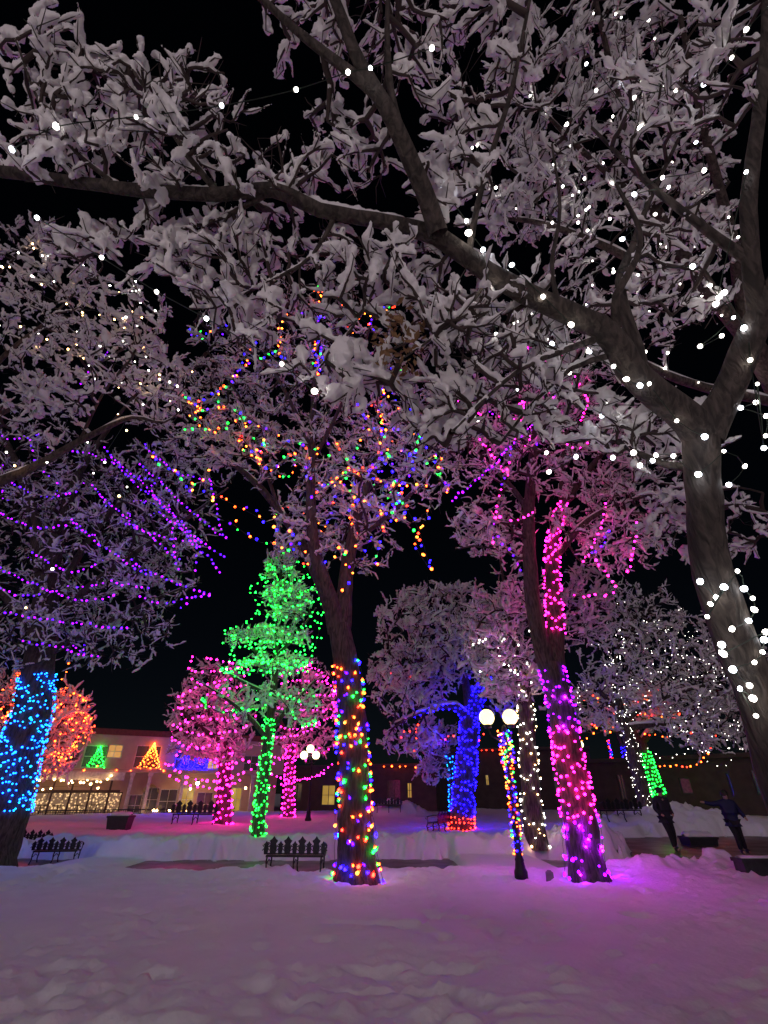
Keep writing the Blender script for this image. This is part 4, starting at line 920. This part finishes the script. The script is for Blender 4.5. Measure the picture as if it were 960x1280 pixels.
tag(mb.build('utility_box', simple('grey_plastic', (.16, .15, .16), .6), None, p), 'small grey box standing in the snow between lamp post and purple trunk', 'utility box')
wa = G(938, 1108, -.1); root = empty('low_wall', (wa[0], wa[1], -.25), 'dark low wall at the right edge with a thin line of snow on top', 'wall')
mb = MB(); mb.box((0, 0, 0), (5, .35, .55)); mb.box((-.03, -.03, .552), (5, .38, .62)); mb.build('wall', simple('dark_stone', (.03, .03, .036), .7, 0, .4, 8, .4, 20), root)
mb = MB(); V, Fq = sweep(np.array([(x, .17, .625) for x in np.linspace(0.02, 5, 30)]), rng.uniform(.10, .16, 30), 8); V[:, 2] = .624 + np.maximum(0, V[:, 2] - .624) * .3; mb.add(V, Fq); mb.build('snow_cap', M_SNOW, root, smooth=True)

# ------------------------------------------------------------------ buildings
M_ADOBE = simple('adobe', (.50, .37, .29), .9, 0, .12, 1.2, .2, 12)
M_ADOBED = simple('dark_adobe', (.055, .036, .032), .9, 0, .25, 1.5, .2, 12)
M_RED = simple('red_parapet', (.16, .05, .04), .8)
M_WHITEP = simple('white_paint', (.55, .53, .48), .6)
M_TIMBER = simple('dark_timber', (.05, .032, .022), .7)
M_GLASSD, nt_, b_ = newmat('dark_glass'); b_.inputs['Base Color'].default_value = (.01, .011, .015, 1); b_.inputs['Roughness'].default_value = .08
M_DULL = simple('dull_glass', (.10, .10, .10), .15)
def lit(name, c1, c2, s_, scale):
    m, nt, b = newmat(name); tc = nt.nodes.new('ShaderNodeTexCoord'); v = nt.nodes.new('ShaderNodeTexVoronoi'); v.inputs['Scale'].default_value = scale
    r = nt.nodes.new('ShaderNodeValToRGB'); r.color_ramp.elements[0].color = (*c1, 1); r.color_ramp.elements[1].color = (*c2, 1); r.color_ramp.elements[0].position = .12; r.color_ramp.elements[1].position = .5
    nt.links.new(tc.outputs['Object'], v.inputs['Vector']); nt.links.new(v.outputs['Distance'], r.inputs['Fac']); nt.links.new(r.outputs['Color'], b.inputs['Emission Color'])
    b.inputs['Emission Strength'].default_value = s_; b.inputs['Base Color'].default_value = (.05, .04, .03, 1); b.inputs['Roughness'].default_value = .2
    return m
M_LITW = lit('lit_window', (1, .62, .25), (.75, .36, .10), .8, 1.2)
M_LITY = lit('lit_yellow', (.9, .6, .12), (.6, .36, .06), .6, 1.0)
M_SHOP = lit('lit_shop', (1, .62, .28), (.12, .066, .035), 1.5, 5.5)
M_DIMW = lit('dim_window', (.05, .045, .04), (.02, .018, .018), .5, 1.0)
class Facade:
    def __init__(s, A, B):
        s.A = np.array([A[0], A[1], 0.]); d = np.array([B[0] - A[0], B[1] - A[1], 0.]); s.L = np.linalg.norm(d); s.u = d / s.L; s.n = np.array([s.u[1], -s.u[0], 0.])
        s.rz = math.atan2(s.u[1], s.u[0])
    def uz(s, px, py, off=0.0):
        r = ray(px, py); t = ((s.A + s.n * off - EYE) @ s.n) / (r @ s.n); p = EYE + r * t; return float((p - s.A) @ s.u), float(p[2])
    def root(s, name, label, cat): return empty(name, s.A, label, cat, None, s.rz)
    def wall(s, root, u0, u1, z0, z1, openings, mat, depth, name='wall', y0=0.0, rev=.22):
        us = sorted({u0, u1, *[o[0] for o in openings], *[o[1] for o in openings]}); zs = sorted({z0, z1, *[o[2] for o in openings], *[o[3] for o in openings]})
        mb = MB()
        for a, b in zip(us[:-1], us[1:]):
            for c, d in zip(zs[:-1], zs[1:]):
                if any(o[0] <= (a+b)/2 <= o[1] and o[2] <= (c+d)/2 <= o[3] for o in openings): continue
                mb.add([(a, y0, c), (b, y0, c), (b, y0, d), (a, y0, d)], [(0, 1, 2, 3)])
        for o in openings:
            a, b, c, d = o[:4]
            mb.add([(a, y0, c), (b, y0, c), (b, y0, d), (a, y0, d), (a, y0+rev, c), (b, y0+rev, c), (b, y0+rev, d), (a, y0+rev, d)], [(0, 1, 5, 4), (1, 2, 6, 5), (2, 3, 7, 6), (3, 0, 4, 7)])
        mb.add([(u0, y0, z0), (u0, y0, z1), (u0, y0+depth, z1), (u0, y0+depth, z0), (u1, y0, z0), (u1, y0, z1), (u1, y0+depth, z1), (u1, y0+depth, z0)], [(0, 1, 2, 3), (4, 7, 6, 5), (1, 5, 6, 2), (3, 2, 6, 7)])
        return mb.build(name, mat, root)
    def window(s, root, a, b, c, d, pane, fm, y0=0.0, bars=(1, 1), kind='window'):
        mb = MB(); t = .07
        mb.box((a, y0+.08, c), (a+t, y0+.16, d)); mb.box((b-t, y0+.08, c), (b, y0+.16, d)); mb.box((a+t, y0+.08, c), (b-t, y0+.16, c+t)); mb.box((a+t, y0+.08, d-t), (b-t, y0+.16, d))
        for i in range(1, bars[0] + 1): x = a + (b-a) * i / (bars[0]+1); mb.box((x-.02, y0+.09, c+t), (x+.02, y0+.15, d-t))
        for i in range(1, bars[1] + 1): z = c + (d-c) * i / (bars[1]+1); mb.box((a+t, y0+.1, z-.02), (b-t, y0+.14, z+.02))
        w = mb.build(kind, fm, root)
        pb = MB(); pb.add([(a, y0+.17, c), (b, y0+.17, c), (b, y0+.17, d), (a, y0+.17, d)], [(0, 1, 2, 3)]); pb.build('pane', pane, w)
        return w
# the restaurant on the left
def hx(px, Y): return ((px - 480) / (FPX * 1.1535)) * Y
F1 = Facade((hx(-75, 40), 40), (hx(352, 53), 53))
r1 = F1.root('restaurant_building', 'two-storey adobe restaurant on the left with red parapet and glowing portal', 'building')
zt = F1.uz(165, 913)[1]; zf = F1.uz(165, 963)[1]
def rect(F_, x0, y0, x1, y1, off=0.0):
    u0, z1 = F_.uz(x0, y0, off); u1, z0 = F_.uz(x1, y1, off); return [u0, u1, z0, z1]
ups = [(rect(F1, 108, 931, 130, 960), M_DULL), (rect(F1, 136, 930, 151, 948), M_LITW), (rect(F1, 172, 931, 197, 961), M_DIMW), (rect(F1, 222, 936, 258, 962), M_DIMW), (rect(F1, 262, 940, 272, 962), M_LITW), (rect(F1, 84, 935, 96, 958), M_DULL), (rect(F1, 40, 935, 60, 958), M_DIMW), (rect(F1, 306, 944, 322, 964), M_DIMW)]
lows = [(rect(F1, 40, 990, 150, 1016), M_SHOP), (rect(F1, 165, 993, 178, 1022), M_DIMW), (rect(F1, 183, 984, 198, 1016), M_DIMW), (rect(F1, 205, 986, 222, 1018), M_DIMW), (rect(F1, 232, 984, 244, 1016), M_LITY), (rect(F1, 252, 990, 268, 1022), M_DIMW), (rect(F1, 296, 984, 306, 1016), M_LITY), (rect(F1, -20, 990, 30, 1016), M_SHOP)]
F1.wall(r1, -1, F1.L, zf + .1, zt, [o for o, m in ups], M_ADOBE, 12)
F1.wall(r1, -1, F1.L, -.2, zf - .15, [o for o, m in lows], M_ADOBE, 11, 'lower_wall', 1.6)
for o, m in ups: F1.window(r1, *o, m, M_WHITEP, 0, (1, 1))
for i, (o, m) in enumerate(lows):
    F1.window(r1, *o, m, M_WHITEP if i else M_TIMBER, 1.6, ((5, 0) if o[1] - o[0] > 3 else (1, 1)), 'door' if i in (1, 5) else 'window')
mb = MB(); mb.box((-1.05, -.08, zt - .42), (F1.L + .05, .5, zt + .05)); mb.build('parapet', M_RED, r1)
mb = MB(); mb.box((-1, -.35, zf - .15), (F1.L, 1.6, zf + .1)); mb.build('portal_roof', M_ADOBE, r1)
mb = MB(); mb.box((-1, -.34, zf - .75), (F1.uz(152, 985)[0], -.1, zf - .152)); mb.build('beam', M_WHITEP, r1)
ra = F1.uz(150, 989, .2); mb = MB(); mb.box((-1, -.3, ra[1] - .08), (ra[0], -.16, ra[1] + .08)); mb.build('rail', M_TIMBER, r1)
for px_ in (158, 181, 224, 276, 312): u = F1.uz(px_, 1000)[0]; mb = MB(); mb.box((u - .12, -.3, -.2), (u + .12, -.06, zf - .16)); mb.box((u - .2, -.33, zf - .4), (u + .2, -.04, zf - .17)); mb.build('column', M_WHITEP, r1)
u0, z0 = F1.uz(182, 984); u1 = F1.uz(201, 984)[0]; mb = MB(); n = 10
arc = [((u0+u1)/2 + (u1-u0)/2 * math.cos(t), z0 - .5 + .55 * math.sin(t)) for t in np.linspace(0, math.pi, n)]
for a, b in zip(arc[:-1], arc[1:]): mb.add([(a[0], .3, a[1]), (b[0], .3, b[1]), (b[0], 1.58, b[1] + .2), (a[0], 1.58, a[1] + .2)], [(0, 1, 2, 3)])
mb.build('awning', simple('cream_canvas', (.55, .47, .28), .8), r1)
for px_ in (38, 62, 86, 110, 134):
    u = F1.uz(px_, 1000)[0]; mb = MB(); mb.box((u - .07, -.26, -.2), (u + .07, -.12, zf - .76)); mb.build('column', M_TIMBER, r1)
g = np.random.default_rng(8)
for u in np.arange(1.0, 11.0, 1.35):                # diners' tables seen dark against the lit front
    mb = MB(); x_ = u + g.uniform(-.2, .2); mb.lathe([(.001, 0), (.22, 0), (.04, .05), (.04, .70), (.42, .71), (.42, .75), (.001, .76)], 10, (0, 0, 0))
    tp = F1.A + F1.u * x_ - F1.n * .5; tb = mb.build('terrace_table', M_TIMBER, None, (tp[0], tp[1], 0), True); tag(tb, 'round dark table on the restaurant terrace before the lit window', 'table', 'terrace tables in a row under the portal')
# railing along the terrace with diners' planters
mb = MB(); za = F1.uz(150, 1012, 1.4)[1]
mb.box((-1, -1.5, za - .05), (F1.L * .82, -1.42, za + .03)); mb.box((-1, -1.5, .1), (F1.L * .82, -1.44, .18))
for u in np.arange(-1, F1.L * .82, .16): mb.box((u, -1.48, .18), (u + .03, -1.45, za - .05))
F1w = mb.build('railing', M_IRON, None, F1.A); F1w.rotation_euler = (0, 0, F1.rz); tag(F1w, 'low dark railing along the front of the adobe restaurant', 'railing')
def fp(px, py, off): r = ray(px, py); t = ((F1.A + F1.n * off - EYE) @ F1.n) / (r @ F1.n); return EYE + r * t
s = LS('orange', 40); s.run([fp(60, 962, .45), fp(150, 962, .45), fp(205, 963, .45)], 1.05, 0, .1); s.build('row of round orange bulbs along the restaurant upper ledge', .075)
s = LS('warm', 41); s.run([fp(20, 973, .5), fp(40, 977, .5), fp(70, 974, .5), fp(100, 979, .5), fp(125, 976, .5), fp(138, 972, .5)], .34, .03, .2, 'warm'); s.run([fp(35, 984, .4), fp(75, 983, .4), fp(115, 984, .4)], .6, 0, .4, 'warm'); s.build('glowing warm bulbs swagged along the restaurant portal', .085)
def cone_lights(px, py, h, w, c, label, off, r, n=46):
    s = LS(c, int(px)); a = fp(px, py, off); pts = []
    for i in range(n): t = i / n; ang = i * 2.4; pts.append(a + F1.u * w * (1-t) * math.cos(ang) * .5 + F1.n * .15 * math.sin(ang) + np.array([0, 0, h * t]))
    s.W.append(np.array(pts)); s.P += pts; s.C += [s.colour() for _ in pts]; s.build(label, r)
cone_lights(119, 959, 1.6, 1.3, 'green', 'small green light tree standing in an upper restaurant window', .15, .05)
cone_lights(186, 961, 2.0, 1.9, ['orange', 'amber'], 'orange light tree standing in an upper restaurant window', .15, .055, 80)
cone_lights(230, 961, 1.5, .9, 'deep', 'smaller of two blue light trees in the upper restaurant windows', .15, .07)
cone_lights(249, 961, 2.0, 1.3, 'deep', 'larger of two blue light trees in the upper restaurant windows', .15, .08, 70)
M_LANT = emit('lantern_globe', (1, .58, .22), 40)
for px_, py_, k, lab in ((247, 979, .16, 'brightest warm wall lantern under the restaurant portal'), (238, 986, .09, 'small warm wall lantern left of the brightest one'), (307, 985, .10, 'warm wall lantern near the right end of the restaurant')):
    pz = fp(px_, py_, .1); rt_ = empty('wall_lantern', pz, lab, 'lantern', 'restaurant wall lanterns')
    mb = MB(); mb.box((-.03, -.05, k), (.03, .3, k + .06)); mb.lathe([(k * .5, k * .9), (k * .9, k * .75), (.02, k * 1.6)], 8); mb.build('bracket', M_IRON, rt_)
    mb = MB(); mb.lathe([(k * math.sin(t), -k * math.cos(t)) for t in np.linspace(.05, 3.1, 7)], 10); mb.build('globe', M_LANT, rt_, smooth=True)
for i, px_ in enumerate((192, 196, 212, 234, 250, 262)):
    pz = fp(px_, 1013, 1.2); rt_ = empty('table_lamp', pz, 'small lamp glowing on a restaurant terrace table', 'table lamp', 'small terrace table lamps')
    mb = MB(); mb.lathe([(.001, -.25), (.09, -.25), (.02, -.2), (.02, -.08)], 8); mb.build('base', M_IRON, rt_)
    mb = MB(); mb.lathe([(.07, -.08), (.11, .0), (.05, .12), (.001, .13)], 8); mb.build('lamp_shade', BM['warm'], rt_, smooth=True)
# dark long building in the middle distance, and the one on the right
F2 = Facade((hx(352, 56), 56), (hx(545, 50), 50))
r2 = F2.root('dark_building', 'low dark adobe building with a yellow-lit doorway and orange bulbs on its roof', 'building')
z2 = F2.uz(490, 958)[1]
op2 = [(rect(F2, 402, 981, 418, 1007), M_LITY), (rect(F2, 484, 975, 500, 1004), M_DULL), (rect(F2, 508, 978, 515, 998), M_LITY), (rect(F2, 365, 978, 376, 1002), M_DIMW), (rect(F2, 436, 978, 446, 1004), M_DIMW)]
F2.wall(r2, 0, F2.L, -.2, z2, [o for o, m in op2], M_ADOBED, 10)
for i, (o, m) in enumerate(op2): F2.window(r2, *o, m, M_DARK if i != 1 else M_DULL, 0, (1, 1), 'door' if i == 0 else 'window')
mb = MB(); mb.box((-.1, -.25, z2), (F2.L + .1, .4, z2 + .22)); mb.build('roof', M_ADOBED, r2)
def f2(F_, px, py, off): r = ray(px, py); t = ((F_.A + F_.n * off - EYE) @ F_.n) / (r @ F_.n); return EYE + r * t
s = LS('orange', 42); s.run([f2(F2, 478, 958, .35), f2(F2, 520, 958, .35)], .62, 0, .1); s.build('short row of orange bulbs on the roof edge of the dark middle building', .075)
F3 = Facade((hx(545, 58), 58), (hx(745, 54), 54))
r3 = F3.root('long_dark_building', 'long unlit building behind the blue trunk and the twin-globe lamp', 'building')
z3 = F3.uz(640, 938)[1]; op3 = [(rect(F3, 606, 968, 612, 982), M_LITY), (rect(F3, 560, 965, 572, 990), M_DIMW), (rect(F3, 630, 965, 645, 990), M_DIMW), (rect(F3, 690, 965, 705, 990), M_DIMW)]
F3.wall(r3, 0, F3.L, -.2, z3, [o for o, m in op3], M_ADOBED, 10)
for o, m in op3: F3.window(r3, *o, m, M_DARK)
mb = MB(); mb.box((-.1, -.3, z3), (F3.L + .1, .4, z3 + .25)); mb.build('roof', M_ADOBED, r3)
s = LS('red', 43); s.run([f2(F3, 600, 938, .4), f2(F3, 625, 938, .4)], .45, 0, .1); s.build('short row of red bulbs on the roof of the long unlit building', .06)
F4 = Facade((hx(738, 50), 50), (hx(1040, 38), 38))
r4 = F4.root('arcade_building', 'dark building on the right with a dull square window and pale arched openings', 'building')
z4 = F4.uz(840, 950)[1]
op4 = [(rect(F4, 847, 972, 868, 993), M_DULL), (rect(F4, 906, 966, 920, 996), M_DULL), (rect(F4, 936, 962, 956, 994), M_DULL), (rect(F4, 770, 968, 785, 1000), M_DIMW), (rect(F4, 985, 960, 1005, 1000), M_DULL)]
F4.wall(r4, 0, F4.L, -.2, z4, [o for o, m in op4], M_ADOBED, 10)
for o, m in op4: F4.window(r4, *o, m, M_DARK, 0, (0, 0) if m is M_DULL else (1, 1))
mb = MB(); mb.box((-.1, -.4, z4), (F4.L + .1, .4, z4 + .3)); mb.build('roof', M_ADOBED, r4)
# slim post with a red and blue string on the right
pp = GS(779, 1014); tp = PY(766, 925, pp[1]); mb = MB(); mb.lathe([(.12, 0), (.12, .1), (.06, .2), (.05, tp[2] - pp[2]), (.001, tp[2] - pp[2] + .05)], 8)
tag(mb.build('slim_post', M_IRON, None, pp, True), 'slim dark post behind the leaning purple trunk carrying a short red and blue string', 'post')
s = LS(['red', 'blue', 'pink', 'cyan'], 44); ax = np.array([[pp[0], pp[1], pp[2] + z] for z in np.linspace(1.2, tp[2] - pp[2], 10)]); s.wrap((ax, np.full(10, .07)), 0, 1, .22, .2, .02); s.build('red and blue bulbs wound on the slim post at right', .045)

# ------------------------------------------------------------------ people
def skin(name, verts, edges, radii, mat, parent, sub=2, root=0):
    me = bpy.data.meshes.new(name); me.from_pydata(verts, edges, []); o = link(name, me, parent)
    o.modifiers.new('s', 'SKIN'); 
    for i, r in enumerate(radii): me.skin_vertices[0].data[i].radius = r if isinstance(r, tuple) else (r, r)
    me.skin_vertices[0].data[root].use_root = True
    sb = o.modifiers.new('d', 'SUBSURF'); sb.levels = sub; sb.render_levels = sub

    dg = bpy.context.evaluated_depsgraph_get(); m2 = bpy.data.meshes.new_from_object(o.evaluated_get(dg)); o.modifiers.clear(); o.data = m2
    m2.materials.clear(); m2.materials.append(mat); m2.polygons.foreach_set('use_smooth', np.ones(len(m2.polygons), dtype=bool)); return o
M_SKIN = simple('skin', (.45, .28, .21), .55, 0, .08); M_HAIR = simple('dark_hair', (.02, .015, .012), .6)
def person(loc, rz, label, coat, pants, J, hat=None, H=1.75):
    root = empty('person', loc, label, 'person', None, rz)
    k = H / 1.75
    V = [tuple(np.array(J[n]) * k) for n in ('pelvis', 'waist', 'chest', 'neck', 'head', 'top', 'lsh', 'lel', 'lwr', 'lfi', 'rsh', 'rel', 'rwr', 'rfi', 'lhip', 'lkn', 'lan', 'lto', 'rhip', 'rkn', 'ran', 'rto')]
    E = [(0,1),(1,2),(2,3),(3,4),(4,5),(2,6),(6,7),(7,8),(8,9),(2,10),(10,11),(11,12),(12,13),(0,14),(14,15),(15,16),(16,17),(0,18),(18,19),(19,20),(20,21)]
    Rd = [(.15,.11),(.145,.105),(.17,.11),(.055,.055),(.085,.10),(.065,.075),.07,.05,.035,.03,.07,.05,.035,.03,.09,.065,.045,.045,.09,.065,.045,.045]
    skin('body', V, E, Rd, M_SKIN, root)
    # coat: torso and sleeves; trousers: both legs; boots
    ci = [0, 1, 2, 6, 7, 8, 10, 11, 12]; cv = [V[i] for i in ci]
    cv.append((V[0][0], V[0][1], V[0][2] - .14 * k)); cv.append((V[3][0], V[3][1] + .01, V[3][2] + .02))
    skin('coat', cv, [(9,0),(0,1),(1,2),(2,10),(2,3),(3,4),(4,5),(2,6),(6,7),(7,8)], [(.205,.16),(.19,.145),(.20,.145),.10,.075,.06,.10,.075,.06,(.195,.155),.075], coat, root)
    ti = [0, 14, 15, 16, 18, 19, 20]; tv = [V[i] for i in ti]
    skin('trousers', tv, [(0,1),(1,2),(2,3),(0,4),(4,5),(5,6)], [(.175,.135),.115,.085,.068,.115,.085,.068], pants, root)
    for a, b in ((16, 17), (20, 21)): skin('boot', [V[a], tuple((np.array(V[a]) + np.array(V[b])) / 2 - np.array([0, 0, .01])), V[b]], [(0,1),(1,2)], [.07, .065, .055], M_DARK, root, 1)
    hd = np.array(V[4]); hx_ = MB(); hx_.lathe([(.115, -.01), (.118, .05), (.10, .12), (.06, .165), (.001, .18)], 14, tuple(hd + np.array([0, .012, 0])))
    hx_.build('hat' if hat else 'hair', hat or M_HAIR, root, smooth=True)
    f = MB()                                  # nose and brow on the face side (-y)
    f.prism([(-.012, -.03), (.012, -.03), (.006, .02), (-.006, .02)], -.125, -.08); V_ = f.V[0]; f.V[0] = V_ + hd; f.build('nose', M_SKIN, root)
    return root
JA = dict(pelvis=(0,0,.93), waist=(0,.01,1.08), chest=(0,.01,1.32), neck=(0,-.01,1.5), head=(0,-.03,1.61), top=(0,-.02,1.70), lsh=(.20,.01,1.40), lel=(.27,.05,1.14), lwr=(.20,-.14,.98), lfi=(.16,-.19,.95),
          rsh=(-.20,.01,1.40), rel=(-.27,.06,1.14), rwr=(-.20,-.13,.98), rfi=(-.16,-.18,.95), lhip=(.10,0,.86), lkn=(.12,-.06,.50), lan=(.14,.06,.10), lto=(.16,-.11,.05), rhip=(-.10,0,.86), rkn=(-.10,-.16,.50), ran=(-.10,-.22,.10), rto=(-.11,-.39,.05))
M_NAVY = simple('navy_coat', (.018, .018, .03), .8); M_BLUE = simple('blue_jacket', (.008, .011, .06), .7); M_PANT = simple('dark_trousers', (.012, .012, .018), .85)
pa = G(842, 1064, -.1); person((pa[0], pa[1], -.1), R(12), 'person in a dark coat and dark trousers standing on the wet walk', M_NAVY, M_PANT, JA, M_NAVY, 1.85)
JB = dict(JA); JB.update(rel=(-.48,-.02,1.36), rwr=(-.74,-.05,1.42), rfi=(-.84,-.06,1.43), lel=(.34,.05,1.16), lwr=(.38,-.12,.98), lfi=(.39,-.18,.91), rkn=(-.02,-.05,.50), ran=(.02,.04,.10), rto=(.02,-.14,.05), lkn=(.13,.02,.5), lan=(.22,.16,.12), lto=(.25,.0,.05))
pb = G(928, 1068, -.1); person((pb[0], pb[1], -.1), R(-8), 'person in a blue jacket on the right holding one arm straight out sideways', M_BLUE, M_PANT, JB, None, 1.75)
